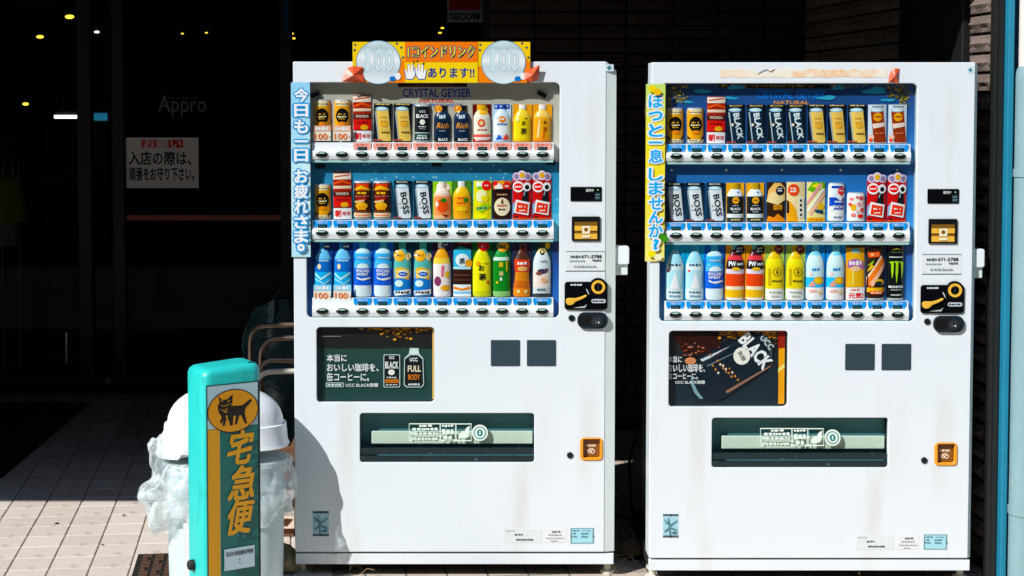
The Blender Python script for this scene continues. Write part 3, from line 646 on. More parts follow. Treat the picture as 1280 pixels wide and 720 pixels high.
    b = MB(); b.box(x0 - .003, x1 + .003, .0045, .0065, z0 - .0, z1 + .0, 'pane'); b.v = [(min(max(x, x0 + .0005), x1 - .0005), y, min(max(z, z0 + .0005), z1 - .0005)) for x, y, z in b.v]; b.build('poster_pane', t)
    pr = Print(.0237, step=.00003)
    g = lambda x, y: f(x, y)
    def tx(s_, xa_, xb_, ya_, yb_, col, bold=.03, rot=0, shear=0, out=None):
        a = g((xa_ + xb_) / 2, (ya_ + yb_) / 2); pr.t(s_, a[0], a[1], (xb_ - xa_) * S, (yb_ - ya_) * S, col, rot, bold, shear, out)
    def rc(xa_, ya_, xb_, yb_, col): pr.r(*QR(xa_, ya_, xb_, yb_, g), col)
    def pg(pts, col): pr.p([g(*p_) for p_ in pts], col)
    def el(cx, cy, rx, ry, col): a = g(cx, cy); pr.e(a[0], a[1], rx * S, ry * S, col)
    if idx == 1:
        rd = random.Random(8)
        for _ in range(150):
            u_ = rd.gauss(0, .5); cy = 411.5 + abs(rd.gauss(0, 1)) * 6 * max(.15, 1 - abs(u_)); el(min(538, max(440, 500 + u_ * 44)), min(428, cy), rd.uniform(.8, 2.2), rd.uniform(.6, 1.5), rd.choice(('C88A14', 'E0A81E', '8A5A10', '5A3A0C', 'D89A1A', '3A2A0C')))
        rc(540.5, 412, 542.5, 500, 'D8B478'); rc(402, 421, 426, 421.8, '8A8F86')
        tx('本当に', 408, 433, 444, 453, 'EEF4F2'); tx('おいしい珈琲を、', 408, 473, 455.5, 465.5, 'EEF4F2'); tx('缶コーヒーに。', 408, 461, 467, 477.5, 'EEF4F2')
        rc(407, 479.5, 429, 485, 'DDE6E2'); rc(407.7, 480.2, 428.3, 484.3, '14423C'); pr.b(*QR(409, 483.6, 427, 481, g), 'DDE6E2', 5, 2)
        tx('UCC BLACK無糖', 431.5, 472.5, 480, 485, 'EEF4F2', .02)
        pg(rr_px(479, 444, 500, 485.5, 2), 'BFD0CC'); pg(rr_px(480, 445, 499, 484.6, 1.6), '10181A')
        tx('UCC', 486, 493, 446, 450, 'E8ECEA', .03); tx('BLACK', 481, 498, 453, 462, 'F2F4F2', .03); el(489, 466.5, 4.2, 3.6, 'F0E6DC'); pr.b(*QR(483, 474, 496, 472, g), 'CFD6D4', 4, 5)
        rc(481, 475, 498, 480, 'B06A30'); pr.b(*QR(482, 483, 497, 481.5, g), 'CFD6D4', 4, 6)
        pg([(512, 436), (523, 436), (524, 443), (529, 449), (530, 482), (527, 485.5), (508, 485.5), (504.5, 482), (505, 449), (511, 443)], 'BFD0CC')
        pg([(513, 445), (522, 445), (528, 450), (529, 481.5), (526, 484.5), (509, 484.5), (505.5, 481.5), (506, 450)], '14191A')
        el(517.5, 441, 5.5, 3.4, 'DDE6E6'); tx('UCC', 512, 522, 448, 453, 'E8ECEA'); tx('FULL', 509.5, 526, 458, 466, 'F4D8C0', .03); tx('BODY', 510, 525, 469, 476, 'C8783A', .03); pr.b(*QR(510, 483, 525, 480.5, g), 'D8DEDC', 4, 7)
    else:
        rd = random.Random(18)
        for _ in range(190):
            el(rd.uniform(896, 972), 413.5 + abs(rd.gauss(0, 1)) * 5.5, rd.uniform(.8, 2.6), rd.uniform(.6, 1.6), rd.choice(('B87A14', 'C89A2A', '8A5A10', '5A3A0C', 'D89A1A', '6A4A14')))
        pg([(838, 414), (900, 414), (898, 425), (905, 432), (888, 440), (872, 447), (858, 444), (852, 436)], '2A1410')
        rc(974, 414, 982.5, 506, 'E8A01A'); pg([(974, 414), (982.5, 414), (982.5, 436), (974, 437)], '8A2E14'); pg([(974, 462), (982, 455), (982, 460), (974, 467)], 'F6D890')
        pg([(862, 466), (866, 454), (878, 444), (935, 418), (950, 417), (962, 424), (968, 438), (966, 452), (958, 464), (905, 499), (890, 505), (872, 503), (864, 492)], '141E26')
        pg([(866, 470), (868, 480), (874, 492), (880, 499), (876, 500), (869, 492), (864, 480)], '7F9AA4')
        pg([(908, 490), (964, 458), (966, 455), (964, 460), (910, 493)], '8A6A5A')
        pg([(948, 417.5), (958, 422), (966, 434), (967, 446), (964, 450), (962, 440), (956, 428)], '37444A')
        pg([(876, 450.5), (914, 433.5), (916, 435.5), (879, 453)], 'C8D0D4')
        pg([(884, 458), (922, 440), (922.8, 441), (885, 459.4)], '5F6E78'); pg([(870, 462), (876, 456), (930, 424), (946, 419), (930, 427), (880, 458)], '1C262E')
        el(928.5, 446, 10.5, 11, 'EFE6DC'); tx('無糖', 922, 935, 443, 449, '30343A', .02, -58)
        tx('BLACK', 921, 971, 431, 449, 'E8ECEC', .04, -50); tx('UCC', 950, 970, 425, 433, 'C9D2D2', .02, -50)
        rd = random.Random(4)
        for (cx, cy, n_) in ((898, 452, 4), (905, 458, 4), (892, 458, 3), (913, 462, 4)):
            for j in range(n_): el(cx + j * 3.5, cy + j * 4.6, 1.4, 1.6, rd.choice(('B07A4A', 'D8C8B8', '8A5A3A')))
        for _ in range(26): el(rd.uniform(852, 905), rd.uniform(430, 446), rd.uniform(1, 2.4), rd.uniform(.7, 1.4), rd.choice(('5A1F18', '7A3A28', '9A6A58', '3A1A14')))
        el(864, 452, 7, 4.5, 'C88A68')
        tx('本当に', 836, 853, 446, 454, 'EEF4F2'); tx('おいしい珈琲を、', 836, 882, 456, 466, 'EEF4F2'); tx('缶コーヒーに。', 836, 873, 467, 475, 'EEF4F2'); tx('UCC BLACK無糖', 845, 882, 476.5, 481, 'EEF4F2', .02)
    pr.build('poster_print', po, recalc=False)
    # --- vents, slots and buttons on the right of the door
    for px in (613.5, 658.5):
        x0, z0, x1, z1 = QR(px, 425, px + 36.5, 457.5); b = MB(); b.prism(rrect(x0, z0, x1, z1, .004), -.0015, .0, 'vent')
        b.build('vent_cover', t)
    x0, z0, x1, z1 = QR(713, 233.5, 752, 251.5); b = MB(); b.prism(rrect(x0, z0, x1, z1, .003), -.003, .0, 'black_gloss'); di = b.build('price_display', t, bev=.001)
    pr = Print(-.0033, frame=(x0, z0, x1 - x0, z1 - z0)); pr.t('販売中', .62, .76, .24, .09, 'D8DEDA', 0, .03); pr.e(.88, .78, .025, .025, '9FC8A0'); pr.r(.78, .08, .96, .6, '24383C'); pr.b(.8, .4, .94, .5, '7A8F8F', 3); pr.b(.8, .2, .94, .3, '7A8F8F', 3, 2); pr.build('display_print', di, recalc=False)
    x0, z0, x1, z1 = r_bill; b = MB()
    b.prism(rrect(x0, z0, x1, z1, .004), -.006, .0, 'black'); bl = b.build('bill_slot', t, bev=.0015)
    b = MB(); w_ = x1 - x0; h_ = z1 - z0
    for v0, v1, d_, k in ((.08, .3, .0085, 'gold'), (.3, .42, .007, 'gold_dark'), (.42, .62, .0095, 'gold'), (.62, .78, .008, 'gold_dark')): b.box(x0 + .1 * w_, x1 - .1 * w_, -d_, -.0061, z0 + v0 * h_, z0 + v1 * h_, k)
    b.build('bill_guide', bl, bev=.001)
    pr = Print(-.0098, frame=(x0, z0, w_, h_)); pr.r(.36, .3, .64, .62, 'E9E2C8'); pr.e(.5, .47, .07, .07, '7A5514'); pr.r(.36, .14, .64, .24, 'E9E2C8'); pr.build('bill_mark', bl, recalc=False)
    # phone sticker
    x0, z0, x1, z1 = QR(707, 314, 756, 339); b = MB(); b.box(x0, x1, -.0006, -.0001, z0, z1, 'DDE2E2'); st = b.build('phone_sticker', t)
    pr = Print(-.0009, frame=(x0, z0, x1 - x0, z1 - z0)); w_ = 1
    pr.r(0, .97, 1, 1, '5A6468'); pr.r(0, 0, 1, .03, '5A6468'); pr.t('671-5788', .66, .74, .52, .085, '2A3034', 0, .02); pr.b(.12, .66, .38, .8, '5A6468', 4); pr.b(.1, .48, .5, .55, '8A9498', 7, 2); pr.b(.68, .5, .92, .6, '4A5458', 4, 3); pr.b(.2, .2, .8, .3, 'A0A8AA', 6, 4); pr.build('sticker_print', st, recalc=False)
    # coin unit
    x0, z0, x1, z1 = QR(705.5, 352, 759.5, 387); a = q(747.5, 358.5)
    pts = rrect(x0, z0, x1, z1, .011)
    b = MB(); b.prism(pts, -.006, .0, 'black_gloss'); b.prism(ell(a[0], a[1], 11.5 * S, 11.5 * S, 32), -.008, .0001, 'black_gloss'); cu = b.build('coin_unit', t, bev=.0015)
    b = MB(); b.ring(a[0], a[1], 5.4 * S, 8.6 * S, -.0105, -.0075, 'gold'); b.prism(ell(a[0], a[1], 5.5 * S, 5.5 * S, 24), -.0088, -.0079, 'black_gloss'); b.box(a[0] - 1 * S, a[0] + 1 * S, -.0096, -.0089, a[1] - 4 * S, a[1] + 4 * S, 'chrome'); b.build('coin_slot', cu, smooth=40)
    L_ = [(707.5, 378.5), (707, 375), (708.5, 372.5), (712, 372), (719, 372.3), (726, 370.5), (731.5, 368), (733.5, 368.5), (732.5, 370.5), (727, 373.5), (721.5, 375.6), (718.5, 377), (716.5, 379.6), (713, 381), (709.5, 380.6)]
    b = MB(); b.prism([q(*p_) for p_ in L_], -.013, -.0065, 'gold'); b.build('return_lever', cu, bev=.0015)
    pr = Print(-.0064)
    for (xa_, ya_, xb_, yb_) in ((739, 373.5, 757, 378.5),): 
        pr.p([q(*p_) for p_ in rr_px(xa_, ya_, xb_, yb_, 2.4)], 'BFC6CA'); pr.b(*QR(740.5, 377.2, 755.5, 374.8), '2A3444', 4, 8)
    pr.b(*QR(713, 357, 728, 354.5), 'D8DEDE', 5, 2); pr.p([q(*p_) for p_ in ((716, 384.5), (731, 384.5), (733.5, 380), (730, 382.3), (724, 383.2))], 'A9B4B0'); pr.p([q(*p_) for p_ in ((732.5, 360), (735, 364), (736.5, 368.5), (734.5, 366), (732.5, 362))], 'C8CFCD'); pr.build('coin_print', cu, recalc=False)
    # lock
    x0, z0, x1, z1 = QR(721.5, 390, 759.5, 410.5); b = MB(); b.prism(rrect(x0, z0, x1, z1, .0265, 7), -.009, .0, 'steel_blue'); b.prism(rrect(x0 + .006, z0 + .011, x1 - .03, z1 - .011, .006), -.0095, -.0089, 'black'); lk = b.build('lock_plate', t, bev=.003)
    a = q(746, 400.5); b = MB(); b.ring(a[0], a[1], 4 * S, 7.4 * S, -.014, -.0085, 'chrome'); b.dome(a[0], a[1], 4.1 * S, 4.1 * S, -.009, .003, 'steel'); b.box(a[0] - .6 * S, a[0] + .6 * S, -.0135, -.0115, a[1] - 2.6 * S, a[1] + 2.6 * S, 'black'); b.build('lock_cylinder', lk, smooth=40)
    for (px, py) in ((714.5, 397.5), (712.5, 569)):
        a = q(px, py); b = MB(); b.ring(a[0], a[1], 2.2 * S, 4 * S, -.003, .0, 'steel_blue'); b.dome(a[0], a[1], 2.4 * S, 2.4 * S, -.001, .002, 'black'); b.build('key_cover', t, smooth=40)
    # side latch
    x0, z0, x1, z1 = QR(770, 308.5, 787.5, 331.5); 
    b = MB(); b.prism(rrect(HW + .0005, z0, x1, z1, .008, 4), .02, .075, 'plastic_white'); b.box(HW + .0005, x1 - .004, .03, .06, q(770, 345)[1], z0 - .0005, 'paint_edge'); b.build('side_latch', t, bev=.003)
    # --- delivery opening
    x0, z0, x1, z1 = r_flap; e = .003; yb = .052
    b = MB(); b.box(x0 - e, x0 - .0004, .0203, yb, z0 - e, z1 + e, 'black'); b.box(x1 + .0004, x1 + e, .0203, yb, z0 - e, z1 + e, 'black'); b.box(x0, x1, .0203, yb, z1 + .0004, z1 + e, 'bronze'); b.box(x0, x1, .0203, yb, z0 - e, z0 - .0004, 'black'); b.box(x0 - e, x1 + e, yb + .0002, yb + .003, z0 - e, z1 + e, 'flap_back'); b.build('delivery_tray', t)
    b = MB(); za, zc = z0 + .30 * (z1 - z0), z0 + .80 * (z1 - z0)
    b.add([(x0 + .002, .012, za), (x1 - .001, .012, za), (x1 - .001, .024, zc), (x0 + .022, .024, zc), (x0 + .002, .0145, za), (x1 - .001, .0145, za), (x1 - .001, .0265, zc), (x0 + .022, .0265, zc)], [(0, 1, 2, 3), (7, 6, 5, 4), (0, 4, 5, 1), (1, 5, 6, 2), (2, 6, 7, 3), (3, 7, 4, 0)], 'flap_plastic'); fl = b.build('delivery_flap', t)
    b = MB(); b.box(x0 + .002, x1 - .002, .004, .011, z0 + .002, z0 + .13 * (z1 - z0), 'flap_lip'); b.box(x0 + .002, x1 - .002, .007, .0115, z0 + .15 * (z1 - z0), z0 + .29 * (z1 - z0), 'flap_lip'); b.build('flap_grip', fl, bev=.002)
    b = MB(); b.box(x0 + .04, x1 - .004, .028, .040, z0 + .34 * (z1 - z0), z0 + .60 * (z1 - z0), 'E0E2D2'); b.build('inner_sill', t, bev=.003)
    w_ = x1 - x0; h_ = z1 - z0
    pr = Print(0, bend=lambda x, z: .0115 + (z - za) / (zc - za) * .012, frame=(x0, z0, w_, h_)); c_ = 'DCE6DC'
    def box_out(u0, v0, u1, v1): [pr.r(*z_, c_) for z_ in ((u0, v0, u1, v0 + .02), (u0, v1 - .02, u1, v1), (u0, v0, u0 + .003, v1), (u1 - .003, v0, u1, v1))]
    box_out(.28, .42, .46, .77); box_out(.46, .42, .55, .77); box_out(.55, .42, .64, .77)
    pr.b(.34, .70, .42, .75, c_, 3); pr.b(.3, .63, .45, .69, c_, 7, 2); pr.b(.29, .55, .45, .60, c_, 7, 3); pr.b(.29, .45, .45, .49, c_, 7, 4); pr.b(.47, .70, .54, .75, c_, 4, 5); pr.b(.47, .55, .54, .66, c_, 3, 6); pr.b(.48, .45, .53, .53, c_, 2, 7)
    pr.p([(.565, .48), (.57, .58), (.6, .62), (.61, .69), (.632, .73), (.625, .6), (.615, .5)], c_)
    for rr in (.046, .036): pr.e(.688, .59, rr, rr, c_ if rr > .04 else '3E7A78')
    pr.e(.688, .59, .03, .03, c_); pr.e(.688, .59, .017, .02, '3E7A78'); pr.t('1', .688, .59, .008, .02, c_)
    pr.build('flap_print', fl, recalc=False)
    # --- change cup
    x0, z0, x1, z1 = r_cup; b = MB(); b.box(x0 - .002, x1 + .002, .05, .053, z0 - .002, z1 + .002, 'gold_dark'); b.box(x0 - .002, x0 - .0003, .0203, .05, z0, z1, 'orange_cup'); b.box(x1 + .0003, x1 + .002, .0203, .05, z0, z1, 'orange_cup'); b.box(x0 - .002, x1 + .002, .0203, .05, z0 - .002, z0 - .0003, 'orange_cup'); b.box(x0 - .002, x1 + .002, .0203, .05, z1 + .0003, z1 + .002, 'gold_dark'); cp_ = b.build('change_cup', t)
    me = plate([rrect(x0 - .001, z0 - .001, x1 + .001, z1 + .0005, .014), [(x0 + .007, z1 - .001), (x1 - .007, z1 - .001), (x1 - .007, z0 + .012), (x1 - .012, z0 + .007), (x0 + .012, z0 + .007), (x0 + .007, z0 + .012)]], -.004, .006, .002, 'orange_cup', 'cup_rim'); put('cup_rim', me, cp_)
    b = MB(); b.box(x0 + .0072, x1 - .0072, .012, .014, z0 + .0075, z1 - .003, 'cup_flap'); b.build('cup_flap', cp_)
    pr = Print(.0117, frame=(x0, z0, x1 - x0, z1 - z0)); pr.b(.26, .58, .74, .68, 'F2E2C8', 5, 2)
    for u, v in ((.44, .38), (.52, .42), (.58, .36)): pr.e(u, v, .1, .1, 'F0E0C8'); pr.e(u, v, .06, .06, '8A5210')
    pr.build('cup_print', cp_, recalc=False)
    # --- stickers low on the door
    def sticker(nm, x0_, y0_, x1_, y1_, col, fn):
        a = QR(x0_, y0_, x1_, y1_, f); b = MB(); b.box(a[0], a[2], -.0006, -.0001, a[1], a[3], col); o = b.build(nm, t); p_ = Print(-.0009, frame=(a[0], a[1], a[2] - a[0], a[3] - a[1])); fn(p_); p_.build('sticker_print', o, recalc=False)
    def f_map(p_):
        p_.r(0, .92, 1, 1, '3E5258'); p_.r(0, 0, 1, .08, '3E5258'); p_.e(.5, .96, .07, .07, '1A2428'); p_.e(.5, .04, .07, .07, '1A2428')
        for pts in ([(.08, .8), (.5, .55), (.92, .75), (.92, .7), (.5, .48), (.08, .72)], [(.1, .3), (.45, .45), (.9, .35), (.9, .3), (.45, .38), (.1, .22)], [(.42, .1), (.5, .1), (.36, .85), (.3, .85)], [(.6, .15), (.9, .2), (.85, .28), (.62, .24)]): p_.p(pts, '557F8C')
        p_.b(.1, .6, .5, .64, '4A6A74', 4); p_.b(.5, .2, .9, .24, '4A6A74', 4, 3)
    def f_plain(p_): p_.t('管理者', .36, .55, .2, .055, '4A5458', 0, .02) if False else None; p_.b(.04, .82, .3, .9, '9AA4A6', 6); p_.b(.28, .52, .5, .66, '4A5458', 3, 2); p_.b(.32, .16, .78, .3, '4A5458', 8, 3)
    def f_warn(p_): p_.b(.35, .7, .75, .86, '5A6468', 3); p_.b(.2, .5, .8, .6, '8A9498', 6, 2); p_.b(.1, .28, .9, .36, '9AA4A6', 7, 3); p_.b(.3, .08, .6, .16, '9AA4A6', 4, 4)
    def f_blue(p_):
        p_.r(.06, .06, .94, .94, 'A9D4DC'); p_.b(.1, .78, .4, .88, '4A6A74', 3); p_.b(.5, .8, .88, .86, '6A8A94', 5, 2); p_.b(.1, .6, .24, .7, '4A6A74', 2); p_.b(.46, .6, .78, .7, '5A7A84', 4, 4); p_.b(.12, .42, .28, .52, '4A6A74', 2, 5); p_.b(.46, .42, .74, .52, '5A7A84', 4, 6); p_.e(.04, .5, .03, .03, '1A2428'); p_.e(.96, .5, .03, .03, '1A2428')
    if idx == 1:
        sticker('map_sticker', 391, 639, 411, 670, 'A9CBD4', f_map); sticker('notice_sticker', 630, 661, 677.5, 678.5, 'D9E0DE', f_plain); sticker('warning_sticker', 680, 661, 708.5, 678, 'E0E2E2', f_warn); sticker('rating_sticker', 713, 660, 742.5, 679.5, '7A979C', f_blue); sticker('corner_sticker', 756, 80.5, 767, 89, 'C9DCE0', lambda p_: p_.e(.5, .5, .24, .24, '5A7A84'))
    else:
        sticker('map_sticker', 828.5, 642.5, 848, 671.5, 'A9CBD4', f_map); sticker('notice_sticker', 1070, 669.5, 1117, 687, 'D9E0DE', f_plain); sticker('warning_sticker', 1121, 669, 1149.5, 687, 'E0E2E2', f_warn); sticker('rating_sticker', 1154.5, 668, 1184, 687, '7A979C', f_blue); sticker('corner_sticker', 1208.5, 83, 1217, 92, 'C9DCE0', lambda p_: p_.e(.5, .5, .24, .24, '4A7A94'))
    return t
def rr_px(x0, y0, x1, y1, r): return rrect(x0, y0, x1, y1, r, 4)
pmat('leg_paint', 'CFCDBC', rough=.5, var=.1, grime=('7A6A4A', 40, .6)); pmat('steel_blue', '2A3A44', rough=.3, metal=.6); pmat('bronze', '7A5A3A', rough=.5); pmat('flap_back', '4A8288', rough=.6, var=.2); pmat('flap_lip', '12262A', rough=.25, grime=('5A7A78', 60, .66)); pmat('cup_flap', '8A5210', rough=.25)
m1 = machine(1, M1X, 0, 0, 'white drink vending machine carrying the orange and yellow coin banner')
m2 = machine(2, M2X, Y2, DZ2, 'white drink vending machine without a banner, beside the blue pillar')
# --- banner on machine 1
a = QR(441, 52.5, 662.5, 103.5); BX, BZ, BW, BH = a[0], a[1], a[2] - a[0], a[3] - a[1]
bo = MB(); bo.box(BX, BX + BW, -.008, -.003, BZ, BZ + BH, 'FFB21A'); ban = bo.build('banner', m1); tag(ban, 'orange and yellow cardboard coin drink banner taped along the top edge')
pr = Print(-.0084, frame=(BX, BZ, BW, BH), step=.00012); asp = BH / BW
for u0 in (0.0, .705):
    pr.r(u0, 0, u0 + .295, 1, 'F7C51C'); pr.p([(u0, 0), (u0 + .295, 0), (u0 + .295, .5), (u0 + .27, .62), (u0, .4)], 'F2883A')
    for (du, dv_, an) in ((.015, .93, 40), (.275, .86, 50), (.25, .96, 30), (.012, .8, 60), (.285, .62, 20)): pr.t('-', u0 + du, dv_, .012, .012, '3A4A5A', an, .05)
    cu_ = u0 + .145
    pr.e(cu_, .5, .126, .126 * .98, '5A86A0', 40); pr.e(cu_, .5, .122, .122 * .98, 'coin', 40)
    for k, ch in enumerate('100'):
        wd = .026 if ch == '1' else .05
        pr.t(ch, cu_ - .062 + k * .062, .55 + .0, wd, .135, '9DB4BA', 0, .04); pr.t(ch, cu_ - .0605 + k * .062, .555, wd * .94, .130, 'C9DADE', 0, .02)
    pr.e(u0 + .225, .1, .018, .014, '2F74B4'); pr.e(u0 + .255, .16, .016, .02, 'E6F0F4')
pr.r(.295, .5, .705, 1, 'EF7F2C'); pr.r(.295, 0, .705, .5, 'FBC81E')
pr.t('1コインドリンク', .5, .76, .375, .062, 'F8D63A', 0, .055, 0, ('1E3A6A', .11))
pr.t('あります!!', .555, .245, .26, .054, '1C3E7E', 0, .04)
for (sx, cu_) in ((1, .325), (-1, .385)):
    pts = [(-.02, .06), (-.028, .28), (-.022, .31), (-.012, .2), (-.012, .42), (-.004, .44), (.002, .22), (.008, .44), (.015, .43), (.014, .22), (.024, .36), (.03, .33), (.024, .16), (.012, .05)]
    pr.p([(cu_ + sx * (x * 1.25), .02 + y * 1.02) for x, y in pts], '2A5A9A'); pr.p([(cu_ + sx * x * 1.08, .045 + y * .93) for x, y in pts], 'EAF2F6')
for (x, y, an) in ((.345, .5, 100), (.365, .53, 80), (.4, .47, 45)): pr.t('-', x, y, .012, .007, '3A3A2A', an, .05)
pr.build('banner_print', ban, recalc=False)
def tape(pts, key, par, y0=-.02):
    "crumpled strip of tape"
    b = MB(); n = len(pts); c = (sum(p[0] for p in pts) / n, sum(p[1] for p in pts) / n); vs = [(x, y0 + (i % 3) * .006, z) for i, (x, z) in enumerate(pts)] + [(c[0], y0 - .01, c[1])]
    k = len(vs); vs += [(x, y + .0012, z) for x, y, z in vs]
    fs = [(i, (i + 1) % n, n) for i in range(n)] + [((i + 1) % n + k, i + k, n + k) for i in range(n)] + [(i, i + k, (i + 1) % n + k, (i + 1) % n) for i in range(n)]
    b.add(vs, fs, key); return b.build('tape', par)
pmat('tape_red', 'E8501E', rough=.4, var=.2, scale=40)
tape([q(*p_) for p_ in ((428, 102), (430, 93), (434, 85), (441, 83), (454, 84), (455, 93), (455, 103), (446, 101), (438, 103))], 'tape_red', ban)
tape([q(*p_) for p_ in ((655, 100), (656, 90), (664, 86), (674, 81), (674, 92), (671, 101), (664, 102))], 'tape_red', ban)
# --- strip stickers
def strip(m, f, x0, y0, x1, y1, key, chars, col, oc, label):
    a = QR(x0, y0, x1, y1, f); b = MB(); b.box(a[0], a[2], -.0055, -.0045, a[1], a[3], key); o = b.build('strip_sticker', m); tag(o, label)
    p_ = Print(-.0059, step=.0003)
    for ch, cy, hh in chars:
        c = f((x0 + x1) / 2 + .5, cy); p_.t(ch, c[0], c[1], 16.5 * S if ch not in '。?' else 8 * S, hh * S, col, 0, .05, 0, (oc, .12))
    return o, p_
o, p_ = strip(m1, q, 364.8, 103, 387.5, 321, 'stk_blue', [('今', 119, 16), ('日', 138, 15), ('も', 158, 16), ('一', 176.5, 1.5), ('日', 194, 15), ('お', 220, 16), ('疲', 239, 17), ('れ', 258, 16), ('さ', 277, 16), ('ま', 295, 16), ('。', 309, 8)], 'F4FAFC', '2F93C8', 'pale blue strip sticker with white lettering')
p_.build('lettering', o, recalc=False)
o, p_ = strip(m2, q2, 806, 105, 831.5, 326.5, 'stk_yellow', [('ほ', 127, 15), ('っ', 145, 11), ('と', 163, 15), ('一', 178, 1.5), ('息', 195, 16), ('し', 218, 15), ('ま', 235, 15.5), ('せ', 254, 15), ('ん', 271, 15), ('か', 288, 15.5), ('?', 305, 14)], '4FA6DC', 'F2F8FA', 'yellow green strip sticker with light blue lettering')
for (cx, cy, c_) in ((815, 111, 'F2CE1A'), (821, 115, 'E8B818'), (828, 295.5, '3E7A34'), (830, 298, '4A8A3A'), (814, 317, 'F0D840'), (822, 321, 'F4EFC8')): z_ = q2(cx, cy); p_.e(z_[0], z_[1], 5 * S, 4 * S, c_)
p_.build('lettering', o, recalc=False)
# remains of a torn-off banner on machine 2
rd = random.Random(7); up = [(900 + i * 8, 86.5 + rd.uniform(-.6, 1.2) + (5 if 947 < 900 + i * 8 < 958 else 0)) for i in range(27)]
lo = [(1108 - i * 8, 97 + rd.uniform(-1.2, .8)) for i in range(27)]
b = MB(); b.prism([q2(*z_) for z_ in up + lo], -.0008, -.0001, 'torn'); b.build('torn_tape', m2)
b = MB(); b.tube([(*q2(x, y),) for x, y in ()] or [(q2(947, 93)[0], -.001, q2(947, 93)[1]), (q2(953, 88)[0], -.003, q2(953, 88)[1]), (q2(958, 87)[0], -.002, q2(958, 87)[1]), (q2(963, 89.5)[0], -.003, q2(963, 89.5)[1]), (q2(969, 86.5)[0], -.001, q2(969, 86.5)[1])], .001, '6A5A4A', 5); b.build('torn_edge', m2)
tape([q2(*z_) for z_ in ((1110, 103.5), (1111, 95), (1112, 86), (1118, 85.5), (1125, 86), (1124, 95), (1122.5, 104), (1116, 103))], 'tape_red', m2, -.006)
# ================================================================== THE DRINK SAMPLES
PET = [(0, .86), (.025, .95), (.06, .97), (.55, .97), (.62, .95), (.70, .86), (.78, .66), (.85, .42), (.88, .36), (.89, .40), (1, .40)]
POC = [(0, .80), (.02, .90), (.06, .95), (.26, .95), (.28, .90), (.30, .95), (.60, .95), (.62, .88), (.66, .86), (.70, .93), (.74, .93), (.80, .78), (.85, .46), (.87, .36), (.88, .40), (1, .40)]
WAI = [(0, .86), (.03, .96), (.20, .96), (.34, .80), (.46, .78), (.58, .90), (.70, .88), (.80, .60), (.86, .40), (.88, .38), (1, .38)]
CBT = [(0, .90), (.03, .97), (.62, .97), (.70, .92), (.78, .74), (.84, .52), (.86, .55), (1, .55)]
CAN = [(0, .86), (.03, .96), (.05, 1), (.92, 1), (.95, .95), (.965, .9), (1, .92)]
def interp(pf, v):
    for (a, ra), (b_, rb) in zip(pf[:-1], pf[1:]):
        if v <= b_: return ra + (rb - ra) * (v - a) / max(1e-6, b_ - a)
    return pf[-1][1]
def lathe(b, pf, bands, W, H, z0=0, flat=.42, y0=0, cx=0):
    vs_ = sorted(set([v for v, _ in pf] + [x for bd in bands for x in bd[:2]])); n = 14; hw = W / 2
    prev = None
    for v0, v1 in zip(vs_[:-1], vs_[1:]):
        mid = (v0 + v1) / 2; col = next((bd[2] for bd in bands if bd[0] <= mid < bd[1]), bands[-1][2])
        rs = []
        for v in (v0, v1):
            r = interp(pf, v) * hw; rs.append([(cx + r * math.sin(-math.pi / 2 + math.pi * i / n), y0 - r * flat * math.cos(-math.pi / 2 + math.pi * i / n), z0 + v * H) for i in range(n + 1)])
        b.rings(rs, col, cap=False)
    for v, e in ((0, 0), (1, 1)):
        r = interp(pf, v) * hw; ring = [(cx + r * math.sin(-math.pi / 2 + math.pi * i / n), y0 - r * flat * math.cos(-math.pi / 2 + math.pi * i / n), z0 + v * H) for i in range(n + 1)]
        b.add(ring, [list(range(n + 1))], bands[0][2] if e == 0 else bands[-1][2])
def tilted(can, lid, txt=None, tc='1A2026', bar=None):
    "a can printed leaning to the left"
    L_ = [('p', [(.12, .80), (.30, .02), (.92, .02), (.98, .06), (.80, .86), (.6, .9), (.3, .9)], can), ('e', .45, .86, .36, .12, lid), ('e', .45, .865, .27, .075, 'D8E6EC')]
    return L_
G1 = [('r', 0, .88, 1, 1, 'F2E6C8'), ('b', .12, .91, .9, .965, '8A6A2A', 5), ('e', .5, .55, .40, .48, '15120C'), ('b', .25, .585, .75, .635, 'E8A81E', 2, 8), ('b', .2, .50, .8, .55, 'F2E2B8', 4, 3), ('b', .3, .44, .7, .475, 'E8A81E', 3, 4), ('e', .5, .30, .26, .12, 'E88A3A'), ('p', [(0, .02), (0, .2), (.2, .08), (.3, .0)], '3A2208'), ('p', [(1, .02), (1, .2), (.8, .08), (.7, 0)], '3A2208'), ('r', 0, 0, 1, .07, 'F4E8C8'), ('b', .1, .015, .6, .055, '6A4A1A', 4, 5)]
MORN = [('r', 0, .86, 1, .985, 'F0D8C8'), ('p', [(.05, .9), (.95, .95), (.9, .97), (.1, .93)], 'B84A2A'), ('r', 0, .66, 1, .72, 'F2C8B0'), ('p', [(0, .74), (.5, .80), (1, .74), (1, .78), (.5, .85), (0, .78)], 'E8622E'), ('r', 0, .5, 1, .6, '4A1E16'), ('t', 'WONDA', .5, .55, .74, .16, 'E8C8B8'), ('r', 0, .26, 1, .48, 'C63A24'), ('b', .15, .39, .85, .44, '7A1E14', 4), ('e', .62, .31, .22, .14, 'E8A83A'), ('r', 0, 0, 1, .235, 'F6F0EE'), ('t', '朝', .25, .12, .34, .38, 'D23A3A', 0, .05), ('t', '専用', .70, .12, .44, .22, 'D86A6A', 0, .03)]
def cards(base, L_): return dict(k='card', w=22.6, h=48, base=base, el=L_)
